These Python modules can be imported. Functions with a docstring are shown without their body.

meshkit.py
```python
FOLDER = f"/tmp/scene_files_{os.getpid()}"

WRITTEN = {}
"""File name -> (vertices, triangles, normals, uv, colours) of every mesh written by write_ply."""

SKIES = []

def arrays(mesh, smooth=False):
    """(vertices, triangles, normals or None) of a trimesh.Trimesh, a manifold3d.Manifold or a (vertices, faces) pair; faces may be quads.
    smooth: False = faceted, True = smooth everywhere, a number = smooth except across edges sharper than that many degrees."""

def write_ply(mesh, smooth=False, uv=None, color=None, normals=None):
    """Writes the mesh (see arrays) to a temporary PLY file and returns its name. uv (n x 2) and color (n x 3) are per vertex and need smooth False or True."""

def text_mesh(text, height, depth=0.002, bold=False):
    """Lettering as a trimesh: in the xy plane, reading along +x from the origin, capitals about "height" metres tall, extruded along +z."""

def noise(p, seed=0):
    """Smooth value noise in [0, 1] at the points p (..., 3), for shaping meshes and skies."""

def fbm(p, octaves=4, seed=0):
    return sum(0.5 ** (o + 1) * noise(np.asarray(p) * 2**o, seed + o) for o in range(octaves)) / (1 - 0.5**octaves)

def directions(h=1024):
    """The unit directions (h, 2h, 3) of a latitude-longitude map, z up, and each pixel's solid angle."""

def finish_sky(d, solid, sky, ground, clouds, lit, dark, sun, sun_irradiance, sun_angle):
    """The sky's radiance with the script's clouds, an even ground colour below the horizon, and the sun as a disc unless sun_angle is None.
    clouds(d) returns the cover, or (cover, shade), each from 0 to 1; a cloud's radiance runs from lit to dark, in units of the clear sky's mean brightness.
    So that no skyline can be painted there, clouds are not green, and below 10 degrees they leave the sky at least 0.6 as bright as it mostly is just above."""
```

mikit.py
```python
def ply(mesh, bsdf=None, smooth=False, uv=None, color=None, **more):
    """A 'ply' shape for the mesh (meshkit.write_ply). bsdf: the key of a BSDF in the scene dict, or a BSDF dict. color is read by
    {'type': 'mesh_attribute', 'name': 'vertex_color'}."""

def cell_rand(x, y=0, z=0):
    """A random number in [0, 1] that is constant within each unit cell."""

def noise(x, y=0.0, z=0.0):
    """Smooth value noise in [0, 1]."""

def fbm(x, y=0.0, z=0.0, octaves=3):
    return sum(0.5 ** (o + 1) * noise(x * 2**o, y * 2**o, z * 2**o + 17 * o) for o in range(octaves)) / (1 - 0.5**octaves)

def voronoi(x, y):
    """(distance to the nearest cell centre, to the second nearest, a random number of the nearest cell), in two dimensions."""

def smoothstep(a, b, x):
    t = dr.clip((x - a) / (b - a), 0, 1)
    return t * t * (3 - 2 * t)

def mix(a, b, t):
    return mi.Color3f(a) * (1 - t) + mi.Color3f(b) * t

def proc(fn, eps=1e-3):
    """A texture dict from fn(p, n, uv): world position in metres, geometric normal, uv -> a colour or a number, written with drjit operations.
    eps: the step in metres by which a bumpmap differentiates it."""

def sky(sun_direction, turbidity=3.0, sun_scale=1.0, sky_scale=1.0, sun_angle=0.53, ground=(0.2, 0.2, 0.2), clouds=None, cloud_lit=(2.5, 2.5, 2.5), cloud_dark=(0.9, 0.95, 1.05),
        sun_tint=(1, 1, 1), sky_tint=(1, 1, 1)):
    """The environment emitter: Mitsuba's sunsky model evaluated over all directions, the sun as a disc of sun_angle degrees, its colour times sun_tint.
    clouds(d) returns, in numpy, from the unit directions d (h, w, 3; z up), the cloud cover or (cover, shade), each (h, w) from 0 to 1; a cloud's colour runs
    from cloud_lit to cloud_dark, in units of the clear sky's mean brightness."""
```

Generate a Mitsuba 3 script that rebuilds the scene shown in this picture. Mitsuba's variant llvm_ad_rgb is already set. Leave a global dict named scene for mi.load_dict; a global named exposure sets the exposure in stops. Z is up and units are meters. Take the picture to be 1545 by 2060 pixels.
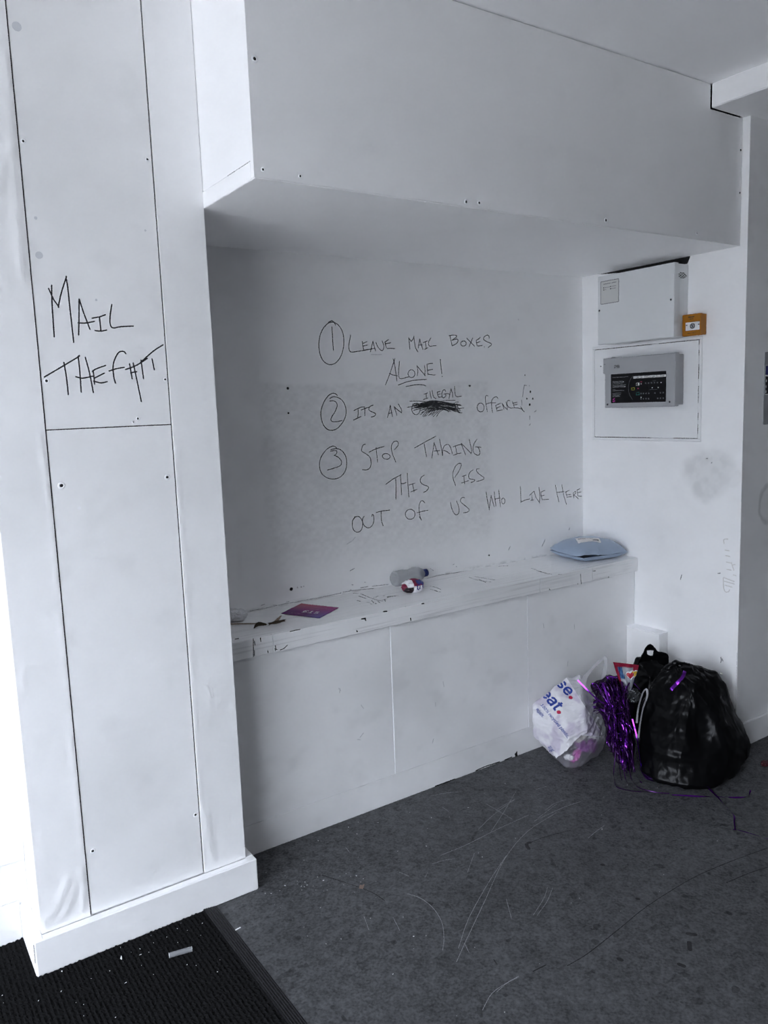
import math, random
import numpy as np, trimesh, shapely, shapely.geometry as sg, shapely.ops as so
import manifold3d as m3
import drjit as dr
import mitsuba as mi
import mikit, meshkit
from mikit import proc, noise, fbm, voronoi, cell_rand, smoothstep, mix, ply

T = mi.ScalarTransform4f
rng = random.Random(7)
nrng = np.random.default_rng(7)

# ---------------------------------------------------------------- camera, sky, exposure
CAM = np.array([-2.9793, -2.6680, 1.5])
FWD = np.array([0.55279537, 0.82245549, -0.13410532])
UP = np.array([0.10539758, 0.09063113, 0.99029155])
exposure = 5.35
scene, labels = {}, {}
scene['camera'] = {'type': 'perspective', 'fov': 51.80, 'fov_axis': 'x', 'near_clip': 0.02, 'far_clip': 200.0,
                   'to_world': T().look_at(origin=CAM.tolist(), target=(CAM + FWD).tolist(), up=UP.tolist())}


def overcast(d):
    a = meshkit.fbm(d * [3.0, 3.0, 6.0] + 4.0, 4, 3)
    return np.ones(d.shape[:2]), np.clip(1.0 - 1.7 * d[..., 2] + 0.35 * (a - 0.5), 0, 1)


scene['sky'] = mikit.sky((-0.3, 0.75, 0.6), turbidity=4.0, sun_scale=0.0, sky_scale=1.0, ground=(0.16, 0.165, 0.175),
                         clouds=overcast, cloud_lit=(3.2, 3.46, 3.92), cloud_dark=(1.30, 1.40, 1.57))

# ---------------------------------------------------------------- helpers


def bx(x0, x1, y0, y1, z0, z1, r=0.0):
    """A box, with small chamfers when r > 0."""
    lo, hi = np.minimum([x0, y0, z0], [x1, y1, z1]), np.maximum([x0, y0, z0], [x1, y1, z1])
    if r <= 0:
        return trimesh.creation.box(extents=hi - lo, transform=trimesh.transformations.translation_matrix((lo + hi) / 2))
    r = min(r, 0.49 * (hi - lo).min())
    pts = []
    for k in range(3):
        a, b = lo + r, hi - r
        a[k], b[k] = lo[k], hi[k]
        for i in np.ndindex(2, 2, 2):
            pts.append(np.where(np.array(i) == 0, a, b))
    return trimesh.convex.convex_hull(np.array(pts))


def cat(*ms):
    return trimesh.util.concatenate([m for m in ms if m is not None])


def man(m):
    return m3.Manifold(m3.Mesh(np.asarray(m.vertices, np.float32), np.asarray(m.faces, np.uint32)))


def tri(m):
    q = m.to_mesh()
    return trimesh.Trimesh(q.vert_properties[:, :3], q.tri_verts, process=False)


def key_for(name, parent=None):
    base = name if parent is None else parent + '__' + name
    k, n = base, 0
    while k in scene or k in labels:
        n += 1
        k = '%s_%03d' % (base, n)
    return k


def obj(name, mesh, mat, parent=None, label=None, smooth=False, **kw):
    """One mesh as one entry of the scene."""
    k = key_for(name, parent)
    scene[k] = ply(mesh, mat, smooth, **kw)
    if label:
        labels[k] = {'label': label}
    return k


def thing(name, label, cat_, group=None):
    """The key that the parts' keys start with."""
    k = key_for(name)
    labels[k] = {'label': label, 'category': cat_}
    if group:
        labels[k]['group'] = group
    return k


def solo(name, mesh, mat, label, cat_, group=None, smooth=False, **kw):
    k = obj(name, mesh, mat, None, None, smooth, **kw)
    labels[k] = {'label': label, 'category': cat_}
    if group:
        labels[k]['group'] = group
    return k


def struct(name, mesh=None, mat=None, label=None, smooth=False):
    k = key_for(name)
    if mesh is not None:
        scene[k] = ply(mesh, mat, smooth)
    labels[k] = {'kind': 'structure'}
    if label:
        labels[k]['label'] = label
    return k


def rough(c, r=0.6, **kw):
    return {'type': 'twosided', 'bsdf': {'type': 'principled', 'base_color': c if isinstance(c, dict) else {'type': 'rgb', 'value': list(c)}, 'roughness': r, **kw}}


def spline(p, step=4):
    """Catmull-Rom through the points; a doubled point is a corner."""
    p = np.asarray(p, float)
    if len(p) < 3:
        return p
    q = np.vstack([2 * p[0] - p[1], p, 2 * p[-1] - p[-2]])
    out = []
    for i in range(1, len(q) - 2):
        a, b, c, d = q[i - 1], q[i], q[i + 1], q[i + 2]
        t = np.linspace(0, 1, step, endpoint=False)[:, None]
        out.append(0.5 * (2 * b + (c - a) * t + (2 * a - 5 * b + 4 * c - d) * t * t + (3 * b - a - 3 * c + d) * t ** 3))
    return np.vstack(out + [p[-1:]])


def frame(origin, u, v):
    """4x4 that puts local x, y, z along u, v, u x v at the origin."""
    u, v = np.asarray(u, float), np.asarray(v, float)
    u, v = u / np.linalg.norm(u), v / np.linalg.norm(v)
    m = np.eye(4)
    m[:3, 0], m[:3, 1], m[:3, 2], m[:3, 3] = u, v, np.cross(u, v), origin
    return m


# surfaces on which marks lie: local x, y -> the face, local z out of it
def on_back(y=0.0):     # faces -y ; local (x, z)
    return frame((0, y, 0), (1, 0, 0), (0, 0, 1))


def on_right(x=0.0):    # faces -x ; local (-y, z)
    return frame((x, 0, 0), (0, -1, 0), (0, 0, 1))


def on_floor(z=0.0):    # faces +z ; local (x, y)
    return frame((0, 0, z), (1, 0, 0), (0, 1, 0))


def marks(lines, width, at, depth=0.0004, closed=()):
    """Pen strokes or scratches as one thin mesh: each line a list of local points, buffered to the width."""
    gs = []
    for i, l in enumerate(lines):
        w = width[i] if isinstance(width, (list, tuple)) else width
        if len(l) == 1:
            gs.append(sg.Point(l[0]).buffer(w / 2, 6))
        else:
            gs.append(sg.LineString(spline(l)).buffer(w / 2, 3))
    u = so.unary_union(gs).simplify(0.00012)
    return flat(u, depth, at)


def flat(shape, depth, at):
    gs = [g for g in getattr(shape, 'geoms', [shape]) if g.area > 0]
    m = cat(*[trimesh.creation.extrude_polygon(g, depth, engine='earcut') for g in gs])
    m.apply_transform(at)
    return m


def lathe(profile, n=32):
    return trimesh.creation.revolve(np.asarray(profile, float), sections=n)


def hull(points, radii, n=2):
    s = [trimesh.creation.icosphere(n, r).vertices + p for p, r in zip(np.asarray(points, float), radii)]
    return trimesh.convex.convex_hull(np.vstack(s))


def refine(mesh, length):
    return tri(man(mesh).refine_to_length(length))


def ridged(p, f, octaves=4, seed=0):
    out, a = 0.0, 0.5
    for o in range(octaves):
        out = out + a * (1 - np.abs(2 * meshkit.noise(np.asarray(p) * f * 2 ** o, seed + 31 * o) - 1))
        a *= 0.5
    return out


def ribbon(pts, w, normal_hint=(0, 0, 1), twist=None):
    """A thin strip along the points."""
    p = np.asarray(pts, float)
    t = np.gradient(p, axis=0)
    t /= np.linalg.norm(t, axis=1, keepdims=True) + 1e-9
    h = np.broadcast_to(np.asarray(normal_hint, float), p.shape)
    s = np.cross(t, h)
    s /= np.linalg.norm(s, axis=1, keepdims=True) + 1e-9
    if twist is not None:
        b = np.cross(t, s)
        a = np.asarray(twist)[:, None]
        s = s * np.cos(a) + b * np.sin(a)
    w = np.broadcast_to(np.asarray(w, float), (len(p),))[:, None]
    v = np.vstack([p - s * w / 2, p + s * w / 2])
    n = len(p)
    i = np.arange(n - 1)
    f = np.vstack([np.stack([i, i + 1, i + n], 1), np.stack([i + 1, i + n + 1, i + n], 1)])
    return trimesh.Trimesh(v, f, process=False)

# ---------------------------------------------------------------- handwriting and wear, in metres on their walls
PILLAR_WORDS = [
    ('MAIL', 0.0033, [[(-2.502, 1.835), (-2.505, 1.791), (-2.506, 1.748), (-2.507, 1.705)], [(-2.51, 1.826), (-2.5, 1.799), (-2.49, 1.783), (-2.49, 1.783), (-2.48, 1.817), (-2.465, 1.855), (-2.465, 1.855), (-2.463, 1.831), (-2.462, 1.78), (-2.46, 1.692)], [(-2.437, 1.803), (-2.441, 1.759), (-2.446, 1.711)], [(-2.437, 1.803), (-2.429, 1.77), (-2.416, 1.726)], [(-2.445, 1.742), (-2.425, 1.742), (-2.403, 1.747)], [(-2.408, 1.755), (-2.389, 1.759), (-2.373, 1.765)], [(-2.389, 1.759), (-2.388, 1.723)], [(-2.403, 1.723), (-2.388, 1.722), (-2.373, 1.725)], [(-2.354, 1.792), (-2.361, 1.761), (-2.362, 1.739), (-2.355, 1.731), (-2.333, 1.735), (-2.301, 1.737)]]),
    ('THEFT', 0.0033, [[(-2.54, 1.603), (-2.502, 1.625), (-2.452, 1.654), (-2.452, 1.654), (-2.451, 1.62), (-2.452, 1.563)], [(-2.489, 1.64), (-2.486, 1.603), (-2.485, 1.557)], [(-2.434, 1.653), (-2.427, 1.615), (-2.421, 1.561)], [(-2.462, 1.603), (-2.446, 1.599), (-2.419, 1.604)], [(-2.419, 1.616), (-2.409, 1.623), (-2.383, 1.632)], [(-2.417, 1.619), (-2.416, 1.602), (-2.416, 1.583)], [(-2.415, 1.599), (-2.402, 1.605), (-2.388, 1.612)], [(-2.418, 1.591), (-2.399, 1.586), (-2.383, 1.589)], [(-2.327, 1.663), (-2.332, 1.669), (-2.345, 1.667), (-2.357, 1.65), (-2.364, 1.628), (-2.364, 1.601), (-2.361, 1.585)], [(-2.375, 1.617), (-2.356, 1.623), (-2.334, 1.627)], [(-2.331, 1.621), (-2.305, 1.63), (-2.283, 1.642), (-2.269, 1.651)], [(-2.319, 1.636), (-2.315, 1.596)], [(-2.309, 1.638), (-2.303, 1.596), (-2.295, 1.534)], [(-2.318, 1.612), (-2.301, 1.615)], [(-2.287, 1.646), (-2.284, 1.596)], [(-2.291, 1.637), (-2.271, 1.655), (-2.246, 1.674), (-2.222, 1.688)], [(-2.256, 1.649), (-2.252, 1.62)], [(-2.285, 1.644), (-2.27, 1.651)]]),
]
WALL_WORDS = [
    ('circled 1', 0.0029, [[(-1.409, 1.82), (-1.394, 1.826), (-1.383, 1.819), (-1.379, 1.81)], [(-1.405, 1.819), (-1.393, 1.821), (-1.381, 1.819), (-1.37, 1.814), (-1.361, 1.806), (-1.353, 1.795), (-1.347, 1.781), (-1.344, 1.765), (-1.344, 1.748), (-1.346, 1.731), (-1.351, 1.714), (-1.357, 1.699), (-1.366, 1.685), (-1.377, 1.674), (-1.388, 1.666), (-1.4, 1.662), (-1.412, 1.661), (-1.424, 1.664), (-1.434, 1.67), (-1.443, 1.679), (-1.45, 1.692), (-1.454, 1.706), (-1.456, 1.722), (-1.456, 1.738), (-1.453, 1.755), (-1.448, 1.772), (-1.441, 1.786), (-1.432, 1.799), (-1.421, 1.809), (-1.41, 1.817), (-1.398, 1.82)], [(-1.395, 1.803), (-1.394, 1.763), (-1.393, 1.715)]]),
    ('LEAVE', 0.0029, [[(-1.312, 1.774), (-1.322, 1.735), (-1.32, 1.715), (-1.31, 1.709), (-1.28, 1.712), (-1.225, 1.72), (-1.2, 1.725)], [(-1.259, 1.75), (-1.257, 1.73), (-1.254, 1.717)], [(-1.256, 1.743), (-1.237, 1.75)], [(-1.255, 1.733), (-1.235, 1.737)], [(-1.254, 1.717), (-1.228, 1.72)], [(-1.209, 1.752), (-1.216, 1.731), (-1.223, 1.71)], [(-1.209, 1.752), (-1.205, 1.736), (-1.198, 1.715)], [(-1.218, 1.722), (-1.205, 1.724)], [(-1.195, 1.747), (-1.185, 1.728), (-1.17, 1.716), (-1.161, 1.719), (-1.157, 1.734), (-1.165, 1.754)], [(-1.151, 1.749), (-1.15, 1.742), (-1.145, 1.726)], [(-1.153, 1.749), (-1.143, 1.754), (-1.134, 1.759)], [(-1.152, 1.742), (-1.123, 1.747)], [(-1.14, 1.724), (-1.123, 1.725), (-1.104, 1.724)]]),
    ('circled 2', 0.0029, [[(-1.384, 1.543), (-1.393, 1.55), (-1.409, 1.551), (-1.429, 1.539), (-1.448, 1.515), (-1.461, 1.481), (-1.458, 1.446), (-1.444, 1.421), (-1.422, 1.41), (-1.395, 1.414), (-1.368, 1.435), (-1.35, 1.464), (-1.348, 1.492), (-1.358, 1.517), (-1.375, 1.532), (-1.395, 1.538), (-1.409, 1.537), (-1.419, 1.532)], [(-1.419, 1.522), (-1.404, 1.523), (-1.39, 1.516), (-1.387, 1.503), (-1.398, 1.481), (-1.413, 1.462), (-1.418, 1.45), (-1.411, 1.443), (-1.391, 1.442), (-1.367, 1.446)]]),
    ('ITS', 0.0029, [[(-1.311, 1.482), (-1.291, 1.49), (-1.272, 1.495), (-1.26, 1.494)], [(-1.292, 1.488), (-1.292, 1.47), (-1.295, 1.452)], [(-1.315, 1.445), (-1.296, 1.452), (-1.279, 1.458)], [(-1.278, 1.483), (-1.257, 1.489), (-1.239, 1.493)], [(-1.26, 1.494), (-1.26, 1.479), (-1.261, 1.461)], [(-1.22, 1.5), (-1.231, 1.498), (-1.241, 1.488), (-1.236, 1.478), (-1.215, 1.47), (-1.209, 1.463), (-1.218, 1.456), (-1.231, 1.454)]]),
    ('AN', 0.0029, [[(-1.136, 1.498), (-1.143, 1.472), (-1.152, 1.449)], [(-1.136, 1.498), (-1.132, 1.474), (-1.127, 1.452)], [(-1.147, 1.464), (-1.129, 1.468)], [(-1.117, 1.491), (-1.111, 1.474), (-1.105, 1.456)], [(-1.117, 1.491), (-1.101, 1.478), (-1.082, 1.466), (-1.082, 1.466), (-1.081, 1.478), (-1.089, 1.491), (-1.096, 1.502)]]),
    ('MAIL', 0.0029, [[(-1.033, 1.768), (-1.03, 1.746), (-1.028, 1.722)], [(-1.033, 1.767), (-1.021, 1.754), (-1.021, 1.754), (-1.012, 1.762), (-1.006, 1.772), (-1.006, 1.772), (-1.003, 1.744), (-0.9975, 1.725), (-0.9881, 1.712)], [(-0.977, 1.764), (-0.9808, 1.747), (-0.9855, 1.728)], [(-0.977, 1.764), (-0.971, 1.744), (-0.9618, 1.722)], [(-0.9843, 1.739), (-0.9651, 1.741)], [(-0.9588, 1.75), (-0.9372, 1.757)], [(-0.9474, 1.753), (-0.9448, 1.725)], [(-0.9538, 1.722), (-0.9436, 1.726), (-0.9367, 1.729)], [(-0.919, 1.769), (-0.9305, 1.754), (-0.9309, 1.741), (-0.9231, 1.735), (-0.9088, 1.737), (-0.8932, 1.738)]]),
    ('BOXES', 0.0029, [[(-0.8218, 1.78), (-0.8016, 1.783), (-0.7804, 1.782), (-0.7828, 1.775), (-0.8043, 1.762), (-0.7809, 1.767), (-0.7726, 1.761), (-0.7793, 1.75), (-0.8051, 1.738)], [(-0.8164, 1.78), (-0.8108, 1.759), (-0.8059, 1.74)], [(-0.7505, 1.758), (-0.7446, 1.759), (-0.7384, 1.759), (-0.733, 1.757), (-0.7291, 1.754), (-0.7275, 1.749), (-0.7284, 1.745), (-0.7317, 1.741), (-0.7368, 1.739), (-0.7429, 1.738), (-0.749, 1.738), (-0.7541, 1.74), (-0.7574, 1.744), (-0.7585, 1.748), (-0.7571, 1.752), (-0.7534, 1.756), (-0.748, 1.758)], [(-0.723, 1.77), (-0.7018, 1.754), (-0.6812, 1.738)], [(-0.6903, 1.772), (-0.7018, 1.754), (-0.711, 1.737)], [(-0.6709, 1.762), (-0.6691, 1.748), (-0.6649, 1.739)], [(-0.6717, 1.763), (-0.6575, 1.769), (-0.6475, 1.776)], [(-0.6689, 1.752), (-0.6498, 1.758)], [(-0.6662, 1.739), (-0.6494, 1.74), (-0.636, 1.742)], [(-0.5958, 1.773), (-0.5969, 1.783), (-0.6103, 1.786), (-0.6262, 1.776), (-0.6264, 1.766), (-0.6088, 1.758), (-0.5864, 1.751), (-0.5843, 1.744), (-0.6026, 1.733)], [(-0.625, 1.736), (-0.6246, 1.734)]]),
    ('ALONE!', 0.0029, [[(-1.105, 1.684), (-1.117, 1.658), (-1.135, 1.619), (-1.156, 1.58)], [(-1.114, 1.683), (-1.109, 1.666), (-1.104, 1.635), (-1.099, 1.595)], [(-1.135, 1.625), (-1.118, 1.619), (-1.096, 1.615)], [(-1.083, 1.673), (-1.088, 1.641), (-1.089, 1.613), (-1.079, 1.603), (-1.053, 1.608), (-1.036, 1.611)], [(-1.027, 1.639), (-1.021, 1.639), (-1.015, 1.637), (-1.011, 1.633), (-1.008, 1.628), (-1.007, 1.623), (-1.008, 1.617), (-1.012, 1.613), (-1.016, 1.609), (-1.022, 1.608), (-1.028, 1.608), (-1.034, 1.61), (-1.038, 1.613), (-1.041, 1.618), (-1.042, 1.624), (-1.04, 1.629), (-1.037, 1.634), (-1.032, 1.637), (-1.026, 1.639)], [(-0.9955, 1.656), (-0.9911, 1.635), (-0.995, 1.615)], [(-0.9955, 1.656), (-0.977, 1.637), (-0.9557, 1.616), (-0.9557, 1.616), (-0.9538, 1.637), (-0.9562, 1.657)], [(-0.9432, 1.661), (-0.9415, 1.64), (-0.9395, 1.618)], [(-0.9432, 1.661), (-0.9277, 1.664), (-0.9122, 1.665)], [(-0.9417, 1.636), (-0.9143, 1.64)], [(-0.9402, 1.621), (-0.9212, 1.618), (-0.9008, 1.617)], [(-0.8717, 1.681), (-0.8697, 1.656), (-0.8654, 1.623)], [(-0.8646, 1.611), (-0.8638, 1.609)], [(-1.093, 1.578), (-1.054, 1.589), (-1.014, 1.596), (-0.9745, 1.598), (-0.9471, 1.599)], [(-1.055, 1.571), (-1.023, 1.576), (-0.9953, 1.578), (-0.9673, 1.577), (-0.9521, 1.572)]]),
    ('ILLEGAL', 0.0029, [[(-0.9627, 1.538), (-0.9443, 1.543)], [(-0.9525, 1.54), (-0.9499, 1.522)], [(-0.9675, 1.516), (-0.943, 1.522)], [(-0.9318, 1.55), (-0.9291, 1.534), (-0.9255, 1.52)], [(-0.9194, 1.553), (-0.916, 1.534), (-0.9103, 1.523), (-0.9001, 1.518)], [(-0.893, 1.545), (-0.8894, 1.53), (-0.8834, 1.524)], [(-0.893, 1.545), (-0.8784, 1.548)], [(-0.8904, 1.535), (-0.8766, 1.538)], [(-0.8842, 1.523), (-0.8688, 1.525)], [(-0.8471, 1.547), (-0.8531, 1.555), (-0.8638, 1.549), (-0.8685, 1.533), (-0.8606, 1.52), (-0.8478, 1.528), (-0.8475, 1.534)], [(-0.858, 1.536), (-0.839, 1.538), (-0.8243, 1.535)], [(-0.8172, 1.558), (-0.8242, 1.538), (-0.83, 1.517)], [(-0.8172, 1.558), (-0.8114, 1.541), (-0.8099, 1.522)], [(-0.7978, 1.567), (-0.7965, 1.541), (-0.7885, 1.524), (-0.7605, 1.525)]]),
    ('scribbled-out word', 0.0026, [[(-1.038, 1.511), (-0.9899, 1.51), (-0.9416, 1.505), (-0.8965, 1.504), (-0.8463, 1.509), (-0.7954, 1.508)], [(-1.052, 1.486), (-1.011, 1.492), (-0.9703, 1.497), (-0.9214, 1.499)], [(-0.9953, 1.499), (-0.9897, 1.494), (-0.9861, 1.486), (-0.9851, 1.478), (-0.9867, 1.47), (-0.9908, 1.463), (-0.9969, 1.458), (-1.004, 1.455), (-1.012, 1.456), (-1.019, 1.459), (-1.024, 1.464), (-1.028, 1.472), (-1.029, 1.48), (-1.027, 1.488), (-1.023, 1.495), (-1.017, 1.5), (-1.01, 1.502), (-1.002, 1.502), (-0.9953, 1.499)], [(-0.9962, 1.49), (-0.9249, 1.5), (-0.8628, 1.5), (-0.8018, 1.488)], [(-0.9771, 1.463), (-0.9244, 1.48), (-0.8625, 1.473), (-0.8215, 1.462)], [(-1.019, 1.473), (-0.9269, 1.487), (-0.865, 1.481), (-0.7821, 1.465)], [(-0.9837, 1.501), (-0.9102, 1.51), (-0.8482, 1.499), (-0.7848, 1.488)], [(-0.9417, 1.467), (-0.8886, 1.484), (-0.8259, 1.476), (-0.7845, 1.466)], [(-0.9415, 1.473), (-0.9117, 1.479), (-0.8496, 1.468), (-0.8321, 1.46)], [(-1.01, 1.482), (-0.9272, 1.488), (-0.8653, 1.482), (-0.7919, 1.467)], [(-0.9531, 1.462), (-0.8866, 1.473), (-0.8237, 1.471), (-0.768, 1.462)], [(-0.9368, 1.468), (-0.8792, 1.476), (-0.8161, 1.476), (-0.7701, 1.455)], [(-1.011, 1.475), (-0.9441, 1.486), (-0.8822, 1.489), (-0.8259, 1.467)], [(-1.018, 1.482), (-0.9392, 1.492), (-0.8773, 1.494), (-0.8081, 1.475)], [(-0.9863, 1.492), (-0.9212, 1.503), (-0.859, 1.503), (-0.805, 1.482)], [(-1.022, 1.499), (-0.9298, 1.5), (-0.868, 1.495), (-0.7844, 1.478)], [(-1.024, 1.499), (-0.9209, 1.5), (-0.8589, 1.496), (-0.7634, 1.485)], [(-0.9978, 1.483), (-0.9157, 1.492), (-0.8536, 1.488), (-0.7813, 1.468)], [(-1.003, 1.488), (-0.9154, 1.493), (-0.8534, 1.483), (-0.7753, 1.472)], [(-1.026, 1.481), (-0.9387, 1.494), (-0.8771, 1.485), (-0.7989, 1.47)], [(-0.9913, 1.495), (-0.9187, 1.507), (-0.8567, 1.501), (-0.7945, 1.485)], [(-1.023, 1.492), (-0.9271, 1.51), (-0.8653, 1.504), (-0.7782, 1.488)], [(-1.006, 1.492), (-0.9322, 1.497), (-0.8704, 1.495), (-0.8064, 1.481)], [(-0.9899, 1.47), (-0.9186, 1.484), (-0.8564, 1.48), (-0.7959, 1.459)], [(-1.016, 1.489), (-0.9325, 1.504), (-0.8708, 1.498), (-0.7969, 1.484)], [(-0.9664, 1.477), (-0.8962, 1.481), (-0.8337, 1.474), (-0.7739, 1.455)], [(-1.014, 1.485), (-0.9433, 1.496), (-0.8819, 1.487), (-0.8214, 1.471)], [(-1.011, 1.492), (-0.9164, 1.5), (-0.8541, 1.499), (-0.768, 1.488)], [(-0.9821, 1.493), (-0.9214, 1.499), (-0.8593, 1.495), (-0.8096, 1.482)], [(-0.9846, 1.454), (-0.9716, 1.462), (-0.9423, 1.486)], [(-0.9743, 1.446), (-0.9611, 1.461), (-0.932, 1.477)], [(-0.9679, 1.444), (-0.9505, 1.461), (-0.9213, 1.477)], [(-0.959, 1.446), (-0.9399, 1.461), (-0.9106, 1.477)], [(-0.9448, 1.448), (-0.9293, 1.46), (-0.8997, 1.482)], [(-0.9367, 1.452), (-0.9187, 1.46), (-0.8889, 1.484)], [(-0.924, 1.45), (-0.908, 1.46), (-0.8783, 1.477)], [(-0.9181, 1.443), (-0.8972, 1.459), (-0.8675, 1.477)], [(-0.9001, 1.442), (-0.8864, 1.459), (-0.8567, 1.475)], [(-0.8676, 1.497), (-0.8619, 1.481), (-0.8518, 1.471)], [(-0.8517, 1.497), (-0.846, 1.48), (-0.8358, 1.47)], [(-0.8358, 1.496), (-0.83, 1.48), (-0.8197, 1.47)], [(-0.8197, 1.496), (-0.8139, 1.479), (-0.8035, 1.469)], [(-0.8035, 1.495), (-0.7977, 1.479), (-0.7873, 1.468)], [(-0.7873, 1.495), (-0.7814, 1.478), (-0.7709, 1.468)], [(-0.8022, 1.497), (-0.7921, 1.48), (-0.7811, 1.488)], [(-0.7957, 1.5), (-0.7807, 1.501)], [(-0.7918, 1.488), (-0.7745, 1.49)], [(-0.78, 1.455), (-0.7593, 1.454)], [(-0.7837, 1.473), (-0.75, 1.474)]]),
    ('OFFENCE', 0.0029, [[(-0.6592, 1.491), (-0.6522, 1.492), (-0.6453, 1.491), (-0.6393, 1.487), (-0.6349, 1.482), (-0.6327, 1.476), (-0.633, 1.469), (-0.6357, 1.462), (-0.6404, 1.457), (-0.6467, 1.454), (-0.6537, 1.454), (-0.6605, 1.455), (-0.6664, 1.459), (-0.6707, 1.464), (-0.6727, 1.471), (-0.6723, 1.478), (-0.6696, 1.484), (-0.6648, 1.489), (-0.6585, 1.492)], [(-0.6089, 1.522), (-0.6166, 1.525), (-0.6236, 1.519), (-0.6241, 1.499), (-0.6196, 1.476), (-0.614, 1.454)], [(-0.622, 1.487), (-0.5953, 1.492), (-0.5644, 1.491)], [(-0.5508, 1.51), (-0.5569, 1.517), (-0.5707, 1.516), (-0.5847, 1.506), (-0.5891, 1.493), (-0.5883, 1.472), (-0.5837, 1.45)], [(-0.5647, 1.479), (-0.5598, 1.466), (-0.5566, 1.454)], [(-0.5647, 1.478), (-0.5507, 1.484), (-0.536, 1.488)], [(-0.5615, 1.466), (-0.5371, 1.474)], [(-0.5566, 1.455), (-0.5409, 1.457), (-0.5245, 1.458)], [(-0.5263, 1.488), (-0.5196, 1.475), (-0.5156, 1.462)], [(-0.5263, 1.488), (-0.5126, 1.472), (-0.4953, 1.459), (-0.4953, 1.459), (-0.4967, 1.477), (-0.5023, 1.493)], [(-0.4785, 1.498), (-0.4909, 1.499), (-0.4964, 1.487), (-0.4897, 1.472), (-0.4739, 1.465), (-0.4578, 1.465)], [(-0.4626, 1.493), (-0.4558, 1.478), (-0.4507, 1.465)], [(-0.4592, 1.486), (-0.4348, 1.49)], [(-0.4558, 1.478), (-0.4325, 1.48)], [(-0.4518, 1.465), (-0.431, 1.464), (-0.4057, 1.458)], [(-0.411, 1.468), (-0.404, 1.456), (-0.3896, 1.446)], [(-0.4092, 1.466), (-0.3986, 1.452)], [(-0.4075, 1.464), (-0.4022, 1.453)]]),
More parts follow.
